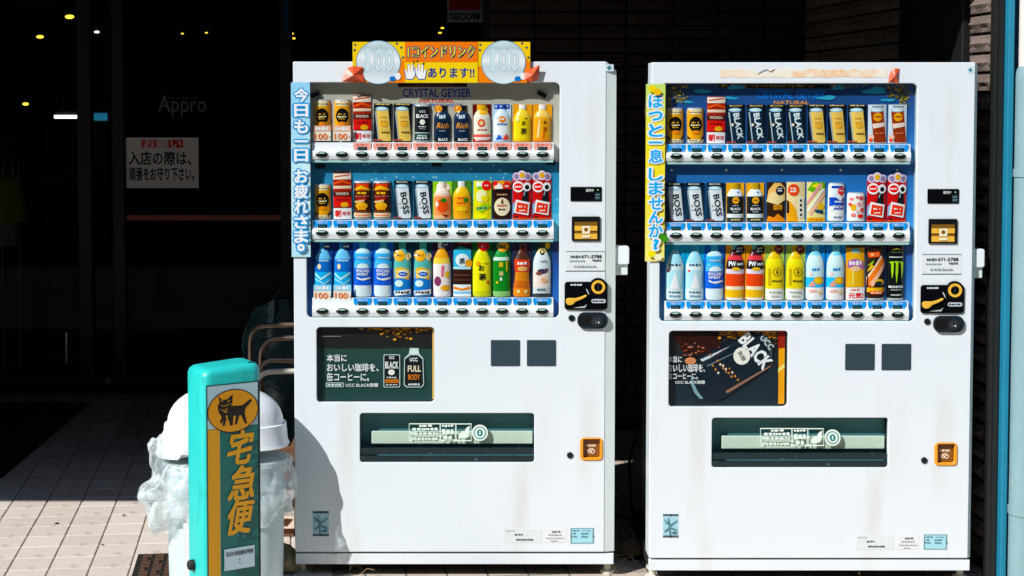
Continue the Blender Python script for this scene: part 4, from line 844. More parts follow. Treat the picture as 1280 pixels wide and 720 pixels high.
BEIGE = cards('0E141C', [('r', 0, .95, 1, 1, '1A1510'), ('b', .1, .96, .9, .995, 'D8C088', 5)] + tilted('F0C27A', '8CB8CC') + [('p', [(.06, .80), (.14, .80), (.32, .02), (.26, .02)], '9AA4A8'), ('b', .34, .62, .74, .66, 'C8924A', 4), ('e', .58, .46, .22, .16, 'E0AC60'), ('b', .38, .52, .76, .55, 'C08A40', 4, 3), ('b', .44, .22, .9, .27, '5A3A1A', 4, 2), ('b', .0, .02, .5, .07, 'A85A4A', 5, 4)])
BOSS = cards('16293C', [('r', 0, .94, 1, 1, '0C0E10'), ('t', 'BOSS', .45, .97, .6, .07, 'E0D8C0', 0, .03)] + tilted('DADFE2', '8FB4CC') + [('p', [(.06, .80), (.14, .80), (.32, .02), (.26, .02)], '7F8E98'), ('t', 'BOSS', .62, .42, 1.22, .34, '15191E', -80, .02), ('e', .34, .40, .06, .07, 'B8A8A0'), ('b', .0, .01, .45, .06, '8A4A44', 5, 4), ('b', .3, .28, .5, .31, '8A9298', 3)])
BLACK = cards('101820', [('r', 0, .94, 1, 1, '0C0C0C'), ('t', 'BOSS', .5, .97, .7, .07, 'D8BC7A', 0, .03)] + tilted('16283A', '86B0C6') + [('p', [(.08, .80), (.15, .80), (.33, .02), (.28, .02)], 'A8B8C0'), ('t', 'BLACK', .62, .44, 1.45, .34, 'DCE8EE', -80, .03), ('e', .3, .48, .07, .08, 'E0D0B8'), ('b', .0, .01, .5, .06, '9A4A44', 5, 4)])
COLA = dict(k='card', w=23.4, h=58, base='B81E22', el=[('e', .2, .92, .21, .23, 'C8B8CC'), ('e', .8, .92, .21, .23, 'C8B8CC'), ('e', .5, .95, .24, .26, 'D8CCDC'), ('e', .2, .92, .13, .14, '8A7A98'), ('e', .8, .92, .13, .14, '8A7A98'), ('e', .5, .95, .14, .15, 'D8A83A'), ('p', [(.42, .3), (.6, .64), (.84, .64), (.86, .28)], '14181C'), ('e', .3, .70, .30, .30, 'F0E8E6'), ('e', .3, .70, .24, .2, 'D8322E'), ('b', .12, .68, .48, .72, 'F4E8E4', 3), ('e', .76, .70, .22, .24, 'E8EEF0'), ('e', .77, .69, .12, .13, '0E1216'), ('p', [(.58, .52), (.66, .62), (.69, .62), (.62, .5)], 'A8C0CC'), ('p', [(.05, .14), (.18, .42), (.92, .36), (.84, .08)], 'F2ECE8'), ('p', [(.16, .15), (.24, .37), (.84, .32), (.78, .12)], 'E8502E'), ('b', .32, .25, .74, .29, 'F6EEE8', 2), ('b', .36, .17, .7, .2, 'F6EEE8', 3), ('p', [(0, .03), (.2, .08), (.3, .02)], '1A1A1E'), ('p', [(0, .3), (.12, .4), (.06, .12), (0, .1)], '8AA8C8'), ('r', 0, 0, 1, .025, 'E8602E')])
DS = {
 'gold': (dict(k='can', w=20.5, h=44, base='F0A41E', el=G1), 'gold coffee can sample with round black emblem'),
 'gold_s': (dict(k='can', w=20.5, h=44, base='F0A41E', el=G1, price=True), 'gold coffee can sample above a hundred yen card'),
 'morning': (dict(k='card', w=22.5, h=58, base='9A3420', el=MORN), 'tall red and brown banded morning coffee sample'),
 'beige': (BEIGE, 'dark sample card showing a leaning beige coffee can'),
 'boss': (BOSS, 'navy sample card showing a leaning silver coffee can'),
 'blacktilt': (BLACK, 'black sample card showing a leaning dark blue black coffee can'),
 'blackcan': (dict(k='can', w=20, h=47, base='15191C', el=[('t', 'UCC', .5, .86, .4, .14, 'D8DEDC'), ('t', 'BLACK', .5, .72, .8, .24, 'F0F2F0', 0, .03), ('e', .5, .54, .17, .17, 'F0E6DA'), ('b', .25, .38, .75, .42, 'C8D0CE', 4), ('b', .3, .32, .7, .35, '9AA4A2', 4, 2), ('r', 0, .2, 1, .225, 'C8D4D0'), ('r', 0, 0, 1, .2, '10403C'), ('b', .2, .1, .8, .15, 'C8DCD8', 5), ('b', .15, .02, .85, .08, 'E8F0EE', 4, 3)]), 'black coffee can sample with dark green foot'),
 'rich': (dict(k='bot', pf=CBT, w=22, h=46, bands=[(0, .1, '0E1216'), (.1, .62, '14233A'), (.62, .84, '1A2C44'), (.84, 1, '14161A')], el=[('e', .24, .90, .24, .22, 'D8923A'), ('b', .1, .88, .4, .93, '6A3A10', 2), ('b', .3, .62, .7, .74, 'C8D4DC', 3), ('t', 'Rich', .5, .44, .74, .34, 'D89A5A', 0, .01, .3), ('b', .3, .28, .7, .31, '9AA8B4', 4), ('t', 'BLACK', .55, .06, .6, .16, 'F0F2F2', 0, .03)]), 'dark navy aluminium coffee bottle sample with orange seal'),
 'creamred': (dict(k='bot', pf=CBT, w=22, h=47, card='5A1A18', bands=[(0, .08, 'C8443A'), (.08, .12, 'F2E6DA'), (.12, .2, 'D8665A'), (.2, .72, 'F2E2D2'), (.72, .84, 'E8C8A8'), (.84, 1, 'E0A01E')], el=[('e', .58, .84, .30, .28, 'F0B01E'), ('e', .45, .50, .22, .24, 'D8502E'), ('e', .45, .5, .13, .14, 'F0C89A'), ('b', .2, .3, .8, .34, 'B83A30', 5), ('b', .1, .03, .9, .09, 'F4DCD4', 6, 3)]), 'cream and red tea bottle sample with yellow cap'),
 'milk': (dict(k='bot', pf=PET, w=21.5, h=47, card='BFD4E4', bands=[(0, .18, 'C8D4E8'), (.18, .6, 'E6ECF0'), (.6, .88, 'CBD8E4'), (.88, 1, '2A4AA0')], el=[('r', 0, .88, 1, 1, '24449A'), ('b', .08, .91, .92, .98, 'D8E4F4', 4), ('e', .5, .60, .22, .2, 'E88A4A'), ('b', .35, .58, .65, .63, 'F6E8DA', 2), ('b', .2, .44, .8, .5, '4A6AA8', 4, 2), ('p', [(.1, .05), (.3, .2), (.5, .08)], '2A5AB8'), ('p', [(.5, .05), (.75, .22), (.95, .06)], 'D85A4A')]), 'pale blue and white bottle sample with blue top'),
 'yellowtea': (dict(k='bot', pf=PET, w=22.5, h=47, card='F0A23A', bands=[(0, .08, 'F2B83A'), (.08, .66, 'F2CE1C'), (.66, .88, 'F0C86A'), (.88, 1, 'F2F0E8')], el=[('t', 'お', .58, .50, .24, .24, '2A2A14', 0, .04), ('t', '茶', .58, .28, .36, .36, '2A2A14', 0, .04), ('b', .62, .6, .8, .64, '6A3A1A', 2), ('e', .2, .6, .12, .12, 'F6E8A0')]), 'yellow tea bottle sample on orange backing'),
 'orangetea': (dict(k='bot', pf=PET, w=22.5, h=47, card='F0A040', bands=[(0, .08, 'E88A1E'), (.08, .66, 'F0A43A'), (.66, .88, 'F0BE7A'), (.88, 1, 'F2F0E8')], el=[('p', [(.2, .12), (.3, .6), (.36, .6), (.3, .12)], 'F6E2B8'), ('t', 'お', .66, .52, .2, .2, '5A3A14', 0, .03), ('t', '茶', .66, .34, .22, .26, '5A3A14', 0, .03), ('p', [(.5, .1), (.62, .4), (.7, .38), (.6, .08)], 'D86A14')]), 'amber tea bottle sample on orange backing'),
 'choc': (dict(k='can', w=22.5, h=48, base='3A1C12', el=[('r', 0, .80, 1, 1, 'D8522A'), ('p', [(0, .84), (.4, .95), (1, .82), (1, .78), (.4, .84), (0, .78)], 'E8B23A'), ('b', .2, .68, .8, .76, 'E8B03A', 2), ('b', .1, .60, .9, .645, 'C86A5A', 4), ('r', .15, .52, .75, .58, '9A2E24'), ('p', [(.05, .48), (.6, .53), (.62, .46), (.1, .42)], 'D8B088'), ('e', .45, .34, .34, .2, 'E8B05A'), ('r', .2, .22, .7, .34, 'D89A44'), ('b', .1, .16, .9, .2, '8A4A2A', 7, 3), ('r', 0, 0, 1, .13, 'F0CEB0'), ('b', .1, .03, .9, .09, 'D87A5A', 5, 5)]), 'brown chocolate coffee can sample with red and gold top'),
 'peach': (dict(k='bot', pf=PET, w=22.5, h=47, card='9CCB5A', bands=[(0, .1, 'F0B08A'), (.1, .62, 'F2946A'), (.62, .88, 'F0C0A8'), (.88, 1, 'F2E4DC')], el=[('e', .55, .82, .42, .34, 'F4D4C8'), ('e', .5, .36, .34, .4, 'F0602A'), ('e', .58, .5, .17, .14, '3E7A2E'), ('p', [(.36, .5), (.58, .56), (.5, .46)], '2E6A24'), ('p', [(.45, .14), (.9, .1), (.7, .04)], '7A2A1A'), ('e', .18, .4, .1, .16, 'F8D8C4')]), 'peach coloured juice bottle sample on light green backing'),
 'orangejuice': (dict(k='bot', pf=PET, w=23, h=48, card='4A7A3A', bands=[(0, .1, 'F0A83A'), (.1, .6, 'F2A01A'), (.6, .86, 'F4B62A'), (.86, 1, 'F4F6F4')], el=[('b', .25, .52, .7, .58, 'D8561A', 3), ('e', .72, .50, .14, .14, '3E7A2E'), ('b', .2, .40, .7, .46, 'D8661A', 3, 2), ('e', .45, .24, .3, .2, 'F8C04A'), ('b', .2, .18, .8, .22, 'C8701A', 4, 4)]), 'orange juice bottle sample with white cap'),
 'lemon': (dict(k='card', w=22.8, h=48, base='D4D41E', el=[('p', [(.1, 0), (.2, .75), (.35, .95), (.6, .95), (.75, .75), (.9, 0)], 'E8D63A'), ('r', .15, .84, .6, .97, 'E8F0DA'), ('r', .2, .78, .6, .85, '7AB83A'), ('e', .72, .88, .26, .28, 'D83A2A'), ('b', .6, .86, .86, .9, 'F4DCD0', 2), ('e', .45, .60, .3, .34, 'F6EFC0'), ('e', .62, .54, .2, .2, 'F0D43A'), ('p', [(.1, .24), (.6, .42), (.98, .34), (.5, .16)], '9AC43A'), ('b', .2, .25, .8, .32, '2A5A6A', 3), ('e', .5, .07, .3, .1, 'F4E45A')]), 'yellow and green lemon soda sample with red badge'),
 'browncirc': (dict(k='card', w=22.8, h=48, base='2A1410', el=[('r', 0, .78, 1, 1, 'E07A4A'), ('e', .3, .84, .22, .2, 'F4E4DA'), ('e', .12, .93, .12, .12, 'D83A24'), ('e', .48, .96, .14, .12, 'E8A03A'), ('e', .76, .86, .22, .24, 'D8402E'), ('b', .64, .83, .88, .89, 'F6E0D4', 2), ('r', .14, .72, .86, .79, '1A0C0A'), ('b', .2, .62, .8, .66, 'C8A088', 4), ('e', .5, .32, .44, .5, 'F2DCC0'), ('p', [(.42, .4), (.46, .52), (.54, .52), (.58, .4)], '6A3A24'), ('b', .22, .32, .78, .38, 'B85A4A', 4, 3), ('b', .3, .22, .7, .28, '4A2A1E', 3, 4)]), 'dark brown cocoa sample with large cream circle'),
 'cola': (COLA, 'red sample card showing a dark cola bottle with three medals'),
 'water': (dict(k='bot', pf=PET, w=23, h=66, card='14387A', price=True, bands=[(0, .12, '8CC8E0'), (.12, .42, '4FA8D8'), (.42, .66, '1E6AB8'), (.66, .88, '7AB8DC'), (.88, 1, '3E8ACC')], el=[('b', .2, .62, .85, .645, 'C8E4F4', 5), ('e', .3, .52, .1, .16, 'E8D8B8'), ('p', [(.05, .40), (.4, .30), (.95, .42), (.95, .38), (.4, .26), (.05, .36)], 'BFE2F2'), ('p', [(.05, .3), (.6, .2), (.95, .3), (.95, .26), (.6, .17), (.05, .26)], '9CD2EC'), ('e', .72, .9, .24, .22, '10306A'), ('b', .55, .88, .9, .92, 'E0ECF8', 2)]), 'blue water bottle sample above a hundred yen card'),
 'pocari': (dict(k='bot', pf=POC, w=23, h=72, card='1866C0', bands=[(0, .2, 'D8E4EC'), (.2, .50, '1C62C4'), (.50, .58, '6AAEDC'), (.58, .77, '5AA8DC'), (.77, .86, 'C0DCEE'), (.86, 1, '5AB0D0')], el=[('e', .5, .52, .34, .22, 'D8E8F2'), ('r', .06, .22, .94, .50, '1C5EC0'), ('b', .2, .675, .85, .70, 'E0F0F8', 5), ('t', 'POCARI', .5, .455, .74, .17, 'F0F6FA', 0, .03), ('t', 'SWEAT', .48, .395, .68, .17, 'F0F6FA', 0, .03), ('p', [(.1, .35), (.4, .318), (.95, .345), (.95, .315), (.5, .285), (.2, .31)], 'F0F6FA')]), 'blue and white sports drink bottle sample on bright blue backing'),
 'aqua': (dict(k='bot', pf=PET, w=22.5, h=70, card='123A4A', bands=[(0, .12, '2A8AC0'), (.12, .34, '1E7EC4'), (.34, .44, '4A9ACC'), (.44, .88, '6AB0A8'), (.88, 1, '5AA8A0')], el=[('p', [(.0, .5), (.4, .54), (1, .48), (1, .3), (.4, .34), (0, .32)], 'E8B43A'), ('e', .52, .415, .42, .24, 'F0E8D0'), ('e', .52, .41, .26, .14, '1E5AB4'), ('b', .36, .40, .68, .42, 'E8F0F8', 3), ('e', .32, .74, .34, .34, 'F0A81E'), ('t', 'NO.1', .32, .745, .42, .13, '5A2E0A', 0, .03), ('e', .84, .72, .16, .22, 'F0D0A0'), ('e', .3, .24, .24, .2, 'CFE6F4'), ('p', [(0, .02), (0, .1), (1, .14), (1, .05)], 'F2F6F8'), ('b', .08, .055, .92, .105, '14181C', 5)]), 'blue sports drink bottle sample with round orange badge'),
 'grape': (dict(k='bot', pf=PET, w=23, h=70, card='2A1E3E', bands=[(0, .1, 'E8E2E4'), (.1, .6, 'F0E0DA'), (.6, .7, 'F2C870'), (.7, .88, 'E8A03A'), (.88, 1, 'F4F0EC')], el=[('e', .24, .28, .2, .28, '7A3A5A'), ('b', .45, .46, .66, .56, 'C85A7A', 2), ('b', .45, .34, .62, .58, 'D87A90', 2, 3), ('e', .7, .16, .3, .16, 'F0A83A'), ('e', .8, .4, .14, .2, 'F0B85A'), ('e', .72, .93, .24, .2, '2A2444'), ('b', .56, .92, .9, .95, 'C8C4DC', 3)]), 'white and orange juice bottle sample with purple fruit'),
 'mugi': (dict(k='card', w=24, h=72, base='2E1A14', el=[('r', .2, .9, 1, 1, '3A1416'), ('b', .3, .93, .95, .975, 'C8707A', 4), ('r', .04, .50, .96, .82, '58AED0'), ('p', [(.04, .82), (.4, .9), (.7, .86), (.96, .82)], '2A5A5A'), ('e', .5, .64, .36, .34, 'DCEAF0'), ('t', '茶', .5, .62, .32, .32, '14181C', 0, .04), ('e', .84, .58, .18, .24, 'F0A03A'), ('r', .04, .48, .96, .52, 'BFE0EC'), ('r', .08, .36, .92, .39, '5A3A2E'), ('r', .08, .28, .92, .3, '5A3A2E'), ('r', .04, 0, .96, .21, 'E4EEF2'), ('p', [(.06, .18), (.5, .14), (.94, .18), (.94, .13), (.5, .1), (.06, .13)], 'F08A4A'), ('r', .06, .05, .94, .09, '8CC4E0')]), 'brown barley tea sample with light blue label'),
 'ocha': (dict(k='bot', pf=PET, w=24, h=70, card='1E5A2A', bands=[(0, .10, 'C8C83A'), (.10, .68, 'E6DC1A'), (.68, .88, 'D8D43A'), (.88, 1, 'C83A2A')], el=[('e', .62, .90, .28, .26, 'C8322A'), ('b', .46, .885, .78, .92, 'F4E0D8', 2), ('t', 'お', .46, .52, .3, .28, '1E1E12', 0, .05), ('t', '〜い', .72, .6, .26, .12, '1E1E12', 0, .04), ('t', '茶', .52, .36, .4, .36, '1E1E12', 0, .05), ('e', .28, .6, .12, .14, 'D8A03A'), ('e', .82, .26, .07, .09, 'C8402A')]), 'bright yellow green tea bottle sample with red seal'),
 'koicha': (dict(k='bot', pf=PET, w=23, h=70, card='12402A', bands=[(0, .10, '8CB87A'), (.10, .66, '147A34'), (.66, .72, 'C8DCD0'), (.72, .88, '3A8A4A'), (.88, 1, '2A6A3A')], el=[('e', .6, .90, .34, .3, 'F0A81E'), ('b', .4, .9, .8, .93, '3A2A0A', 3), ('b', .42, .86, .78, .89, '3A2A0A', 3, 3), ('t', '濃', .46, .58, .26, .28, 'E8C03A', 0, .03), ('t', '茶', .48, .42, .26, .26, 'E8D8A0', 0, .03), ('b', .4, .28, .56, .36, 'E0ECE0', 1), ('r', .76, .46, .84, .64, 'D8B83A'), ('e', .24, .26, .07, .07, 'E8C03A')]), 'dark green tea bottle sample with gold seal'),
 'amber': (dict(k='bot', pf=WAI, w=22.5, h=68, card='2A2A3A', bands=[(0, .16, 'F08A1E'), (.16, .30, 'B8681E'), (.30, .46, 'C8822A'), (.46, .70, 'C84A3A'), (.70, .82, '4A2E24'), (.82, 1, '5A3A2A')], el=[('b', .2, .59, .8, .65, 'F4E4DC', 3), ('e', .5, .52, .3, .14, 'F0B07A'), ('e', .28, .1, .1, .09, 'F8DCA8'), ('e', .72, .1, .1, .09, 'F8DCA8'), ('e', .66, .88, .22, .2, '4A1A1A')]), 'amber soda bottle sample with narrow waist'),
 'grey600': (dict(k='bot', pf=PET, w=23, h=70, card='1E3A4A', bands=[(0, .05, '3A3A3A'), (.05, .17, 'C8D0D2'), (.17, .50, 'E8D8D0'), (.50, .80, 'D4DCDE'), (.80, .88, 'E8C48A'), (.88, 1, '3A3426')], el=[('e', .5, .80, .14, .16, '14181C'), ('e', .5, .81, .07, .08, 'E8D8A8'), ('e', .5, .46, .28, .14, '3A3444'), ('e', .3, .42, .18, .1, '7A4A44'), ('e', .74, .48, .14, .1, '5A4A54'), ('e', .6, .3, .2, .14, 'E8B08A'), ('t', '600', .46, .13, .5, .14, '3A4A54', 0, .02), ('b', .4, .62, .8, .66, '8A98A0', 4), ('r', .1, .045, .9, .06, '2A2E30'), ('e', .82, .92, .14, .2, 'D8B02A')]), 'pale grey large bottle sample with dark picture'),
 'browncan': (cards('C9D3DA', [('b', .2, .93, .85, .965, '5A646C', 5)] + tilted('8A3A20', 'A8C4D0') + [('p', [(.2, .5), (.26, .38), (.9, .44), (.86, .54)], 'E8D4C8'), ('e', .5, .68, .24, .24, 'E8A02A'), ('b', .34, .66, .7, .71, '7A3A14', 3), ('b', .36, .24, .86, .28, 'C87A5A', 4), ('e', .15, .16, .16, .14, 'E8B8A8'), ('e', .12, .08, .1, .1, 'D85A4A')]), 'pale sample card showing a leaning brown tea can'),
 'blackwhite': (dict(k='bot', pf=CBT, w=21, h=48, card='DCA43A', bands=[(0, .10, '14282A'), (.10, .2, 'D8DEDE'), (.2, .66, '12181A'), (.66, .84, 'D8E0E2'), (.84, 1, 'B8983A')], el=[('e', .5, .55, .22, .22, 'D8A02A'), ('b', .36, .53, .64, .57, '6A4A10', 2), ('b', .3, .4, .7, .43, 'A8B0B0', 3), ('t', 'BLACK', .5, .33, .62, .15, 'F0F2F2', 0, .03), ('b', .3, .24, .7, .27, 'A8B0B0', 4, 3), ('e', .64, .76, .06, .05, '3A5A8A'), ('b', .2, .03, .8, .07, 'D8C88A', 5, 4)]), 'black and silver aluminium coffee bottle sample on gold backing'),
 'foam': (dict(k='card', w=22.8, h=49, base='2E1C12', el=[('p', [(.0, .5), (.1, .8), (.4, .98), (.75, .98), (1, .85), (1, .55), (.6, .42)], 'E8B87A'), ('p', [(.0, .5), (.15, .7), (.5, .78), (.9, .66), (1, .55), (.6, .42)], 'F0D0A0'), ('e', .72, .78, .24, .26, '1A1A22'), ('b', .58, .76, .86, .8, 'E0E4EC', 2), ('b', .58, .82, .86, .85, 'E0E4EC', 2, 3), ('t', '珈琲', .6, .36, .5, .3, 'D89A4A', 0, .04), ('p', [(0, 0), (.1, .14), (.4, .1), (.6, .2), (1, .06), (1, 0)], 'D88A2E')]), 'brown coffee sample card with foamy cup and dark badge'),
 'houji': (dict(k='card', w=22.8, h=49, base='F0D4A8', el=[('p', [(0, 0), (0, .55), (.2, .5), (.5, .3), (.6, 0)], 'E8A23A'), ('p', [(0, .2), (0, .56), (.12, .5), (.14, .22)], '2A1810'), ('e', .36, .80, .31, .33, 'E0583A'), ('b', .18, .81, .54, .86, 'F8E0D4', 2), ('b', .18, .74, .54, .79, 'F8E0D4', 2, 3), ('r', .62, .1, .94, .62, 'F6ECD8'), ('b', .7, .48, .86, .58, '2A1810', 1), ('b', .7, .36, .86, .46, '2A1810', 1), ('b', .7, .24, .86, .34, '2A1810', 1), ('b', .7, .13, .86, .21, '2A1810', 1)]), 'cream and orange tea latte sample card with red circle'),
 'stripe': (dict(k='card', w=22.5, h=49, base='E4D8A0', el=[('p', [(0, .8), (.3, 1), (1, 1), (1, .86), (.3, .74)], '6AA83A'), ('p', [(.2, .9), (.7, .82), (.9, .92), (.5, .98)], 'E8D43A'), ('p', [(0, .5), (.7, .98), (.85, .95), (0, .4)], 'E89AA0'), ('p', [(0, .3), (.85, .86), (.95, .8), (0, .2)], 'F0E8DA'), ('p', [(.1, .2), (.98, .76), (1, .68), (.2, .14)], 'E8B0A0'), ('e', .75, .38, .2, .2, 'F0B83A'), ('e', .62, .26, .2, .1, '2A4A6A'), ('e', .8, .24, .12, .1, '24344A'), ('r', 0, 0, 1, .1, 'F0B04A'), ('b', .1, .02, .9, .07, 'C8702A', 5)]), 'pastel striped soda sample card with green top'),
 'bluerich': (dict(k='can', w=20.5, h=48, base='E8EEF2', el=[('r', 0, .92, 1, 1, '2A4AA4'), ('e', .3, .80, .22, .2, 'D8E4F4'), ('e', .76, .84, .24, .26, 'D84A4A'), ('b', .62, .83, .9, .88, 'F8E4E4', 2), ('r', .04, .3, .96, .66, '1E4AA8'), ('p', [(.4, .66), (.9, .66), (.7, .56)], 'E8EEF2'), ('b', .34, .5, .85, .56, 'D8E4F4', 4), ('t', 'RICH', .58, .38, .66, .18, 'F0F4F8', 0, .03), ('e', .16, .33, .14, .14, 'E8EEF2'), ('b', .3, .05, .9, .1, '5A6A84', 4, 4)]), 'white and royal blue coffee can sample'),
 'dots': (dict(k='can', w=22, h=36, base='F0E8E6', el=[('e', .2, .82, .12, .1, 'E88A8A'), ('e', .75, .86, .14, .12, 'E0605A'), ('e', .3, .5, .16, .2, 'F0B04A'), ('e', .62, .62, .13, .13, 'E89A9A'), ('e', .8, .4, .12, .14, 'E0605A'), ('e', .3, .2, .14, .12, 'E88A8A'), ('e', .7, .16, .18, .12, 'D8463E'), ('e', .5, .9, .08, .07, 'D85A5A'), ('e', .52, .36, .1, .1, 'F0C8C8'), ('e', .12, .62, .1, .1, 'D8605A'), ('e', .9, .66, .08, .1, 'F0A0A0')]), 'short white can sample with red dots'),
 'mist': (dict(k='bot', pf=PET, w=23, h=70, card='3F9CC8', bands=[(0, .2, 'D8E6EC'), (.2, .54, 'B8DCE8'), (.54, .66, 'D8ECF2'), (.66, .88, 'A8D4E4'), (.88, 1, '58A8C8')], el=[('b', .15, .60, .85, .65, '3A5A74', 4), ('e', .14, .52, .07, .07, 'D85A5A'), ('p', [(.2, .2), (.5, .5), (.8, .2)], 'E8F2F6'), ('b', .15, .12, .85, .16, '5A7A8C', 5, 2), ('b', .2, .05, .85, .09, '7A98A8', 5, 3)]), 'frosted pale blue water bottle sample'),
 'pw': (dict(k='bot', pf=PET, w=23, h=72, card='D89A4A', bands=[(0, .04, 'F2EEE6'), (.04, .18, 'F0B42A'), (.18, .24, 'F2DCC0'), (.24, .46, 'EC5A3E'), (.46, .54, 'D8CEDC'), (.54, .70, '2A1418'), (.70, .78, 'C84A50'), (.78, .88, '4A1A22'), (.88, 1, '7ABAC0')], el=[('r', .04, .57, .96, .685, '1A1216'), ('t', 'PW', .3, .628, .4, .28, 'F4F6F6', 0, .04), ('b', .55, .60, .95, .65, 'C8CCD0', 3), ('e', .5, .54, .24, .1, 'F0B82A'), ('e', .72, .87, .29, .29, '14181A'), ('b', .54, .88, .9, .91, 'C8D0CC', 3), ('b', .54, .83, .9, .86, 'C8D0CC', 3, 3)]), 'red and yellow smoothie bottle sample with black label'),
 'lemonbottle': (dict(k='bot', pf=PET, w=23, h=70, card='9CB86A', bands=[(0, .2, 'E8ECE4'), (.2, .62, 'F0CE1E'), (.62, .74, 'F2D84A'), (.74, .88, 'D8B82A'), (.88, 1, 'C8A82A')], el=[('e', .6, .50, .24, .24, '4A3A10'), ('e', .6, .50, .2, .2, 'F0CE1E'), ('t', '$', .6, .5, .16, .26, '3A2E0E', 0, .04), ('r', .1, .26, .24, .56, 'B8A03A'), ('b', .3, .32, .9, .36, '6A5A1A', 5), ('b', .15, .12, .85, .16, 'A8A89A', 5, 2), ('b', .25, .05, .75, .09, 'B8B8AA', 4, 3), ('e', .74, .90, .26, .26, '6A2A24'), ('b', .58, .89, .9, .92, 'C88A7A', 3)]), 'yellow lemon drink bottle sample with white base'),
 'orangewater': (dict(k='bot', pf=PET, w=23, h=72, card='2E86CC', bands=[(0, .22, 'E4E4E4'), (.22, .40, '58B4E0'), (.40, .60, 'C8E2EE'), (.60, .78, 'D0E6F0'), (.78, .88, '8ACAE0'), (.88, 1, '6AB8D4')], el=[('b', .3, .5, .75, .56, '3A7AB8', 3), ('e', .68, .34, .3, .22, 'F2A81E'), ('e', .68, .34, .2, .13, 'F8C45A'), ('p', [(.1, .24), (.3, .34), (.5, .24)], 'E89A8A'), ('b', .15, .13, .6, .18, 'E8A898', 3, 3), ('e', .76, .13, .14, .1, 'F4C89A'), ('e', .2, .46, .12, .12, 'F0D0D0')]), 'pale blue flavoured water bottle sample with orange slice'),
 'genki': (dict(k='card', w=23.2, h=72, base='F0A62A', el=[('r', 0, .9, 1, 1, '4A3A1A'), ('e', .5, .84, .22, .2, '7AB0C0'), ('p', [(.1, .22), (.1, .7), (.35, .82), (.65, .82), (.9, .7), (.9, .22)], 'F4B22A'), ('p', [(.06, .55), (.1, .68), (.5, .72), (.92, .66), (.94, .52), (.5, .58)], 'A86A9A'), ('b', .16, .6, .86, .68, 'F6E8F0', 4), ('e', .5, .54, .28, .14, 'E8C09A'), ('r', .3, .26, .42, .5, 'FAD27A'), ('r', 0, 0, 1, .215, 'F6F0EA'), ('b', .25, .155, .75, .19, 'D85A4A', 3), ('t', '元気!', .52, .075, .8, .3, 'D8322A', 0, .05)]), 'orange juice sample card with white base and red writing'),
 'energy': (dict(k='can', w=23.5, h=72, base='2A1C14', el=[('p', [(.05, .88), (.1, .78), (.7, .80), (.66, .9)], 'F0662A'), ('b', .2, .82, .6, .86, 'F8D8B8', 2), ('p', [(0, .35), (.75, .78), (.98, .74), (1, .6), (.25, .2), (0, .24)], 'E07A4A'), ('p', [(0, .4), (.72, .82), (.82, .80), (0, .34)], 'E8C8B0'), ('p', [(.15, .28), (.95, .70), (.97, .62), (.3, .2)], 'F2B49A'), ('p', [(.02, .62), (.35, .74), (.3, .66)], '8AA83A'), ('p', [(.02, .5), (.4, .6), (.2, .66)], 'C8A82A'), ('e', .66, .3, .26, .16, 'F0B02A'), ('e', .62, .28, .2, .1, '14242E'), ('r', 0, .1, 1, .19, 'E0A83A'), ('p', [(.1, .12), (.9, .12), (.8, .06), (.2, .06)], 'D85A3A'), ('b', .2, .075, .8, .105, 'F4E4D0', 4)]), 'dark energy drink can sample with orange diagonal band'),
 'monster': (dict(k='can', w=22, h=72, base='0C0E0E', el=[('p', [(.2, .93), (.5, .97), (.8, .93), (.5, .95)], 'A8982A'), ('b', .2, .87, .9, .9, '4A5A3A', 4), ('r', .1, .78, .9, .8, 'C8D0CC'), ('p', [(.08, .69), (.34, .71), (.32, .5), (.25, .36), (.2, .55), (.2, .66)], 'A4CC1E'), ('p', [(.36, .71), (.6, .71), (.58, .5), (.5, .26), (.44, .5), (.46, .66)], 'A4CC1E'), ('p', [(.62, .71), (.92, .69), (.88, .52), (.8, .36), (.78, .52), (.74, .66)], 'A4CC1E'), ('t', 'MONSTER', .5, .205, .84, .13, 'F0F2F0', 0, .03), ('t', 'ENERGY', .5, .145, .6, .06, 'C8CCC8', 0, .02), ('b', .2, .03, .8, .06, 'C8D0CC', 4)]), 'black energy drink can sample with green claw mark'),
}
LAY = {1: (['gold_s', 'gold_s', 'morning', 'beige', 'beige', 'blackcan', 'rich', 'rich', 'creamred', 'milk', 'yellowtea', 'orangetea'],
           ['gold', 'morning', 'choc', 'choc', 'boss', 'boss', 'peach', 'orangejuice', 'lemon', 'browncirc', 'cola', 'cola'],
           ['water', 'water', 'pocari', 'pocari', 'aqua', 'aqua', 'grape', 'mugi', 'ocha', 'koicha', 'amber', 'grey600']),
       2: (['gold', 'gold', 'morning', 'blacktilt', 'blacktilt', 'blacktilt', 'blacktilt', 'beige', 'beige', 'beige', 'browncan', 'browncan'],
           ['boss', 'boss', 'boss', 'blackwhite', 'blackwhite', 'foam', 'houji', 'stripe', 'bluerich', 'dots', 'cola', 'cola'],
           ['mist', 'mist', 'pocari', 'pw', 'pw', 'lemonbottle', 'lemonbottle', 'orangewater', 'orangewater', 'genki', 'energy', 'monster'])}
pmat('card_edge', 'C8CCCC', rough=.4)
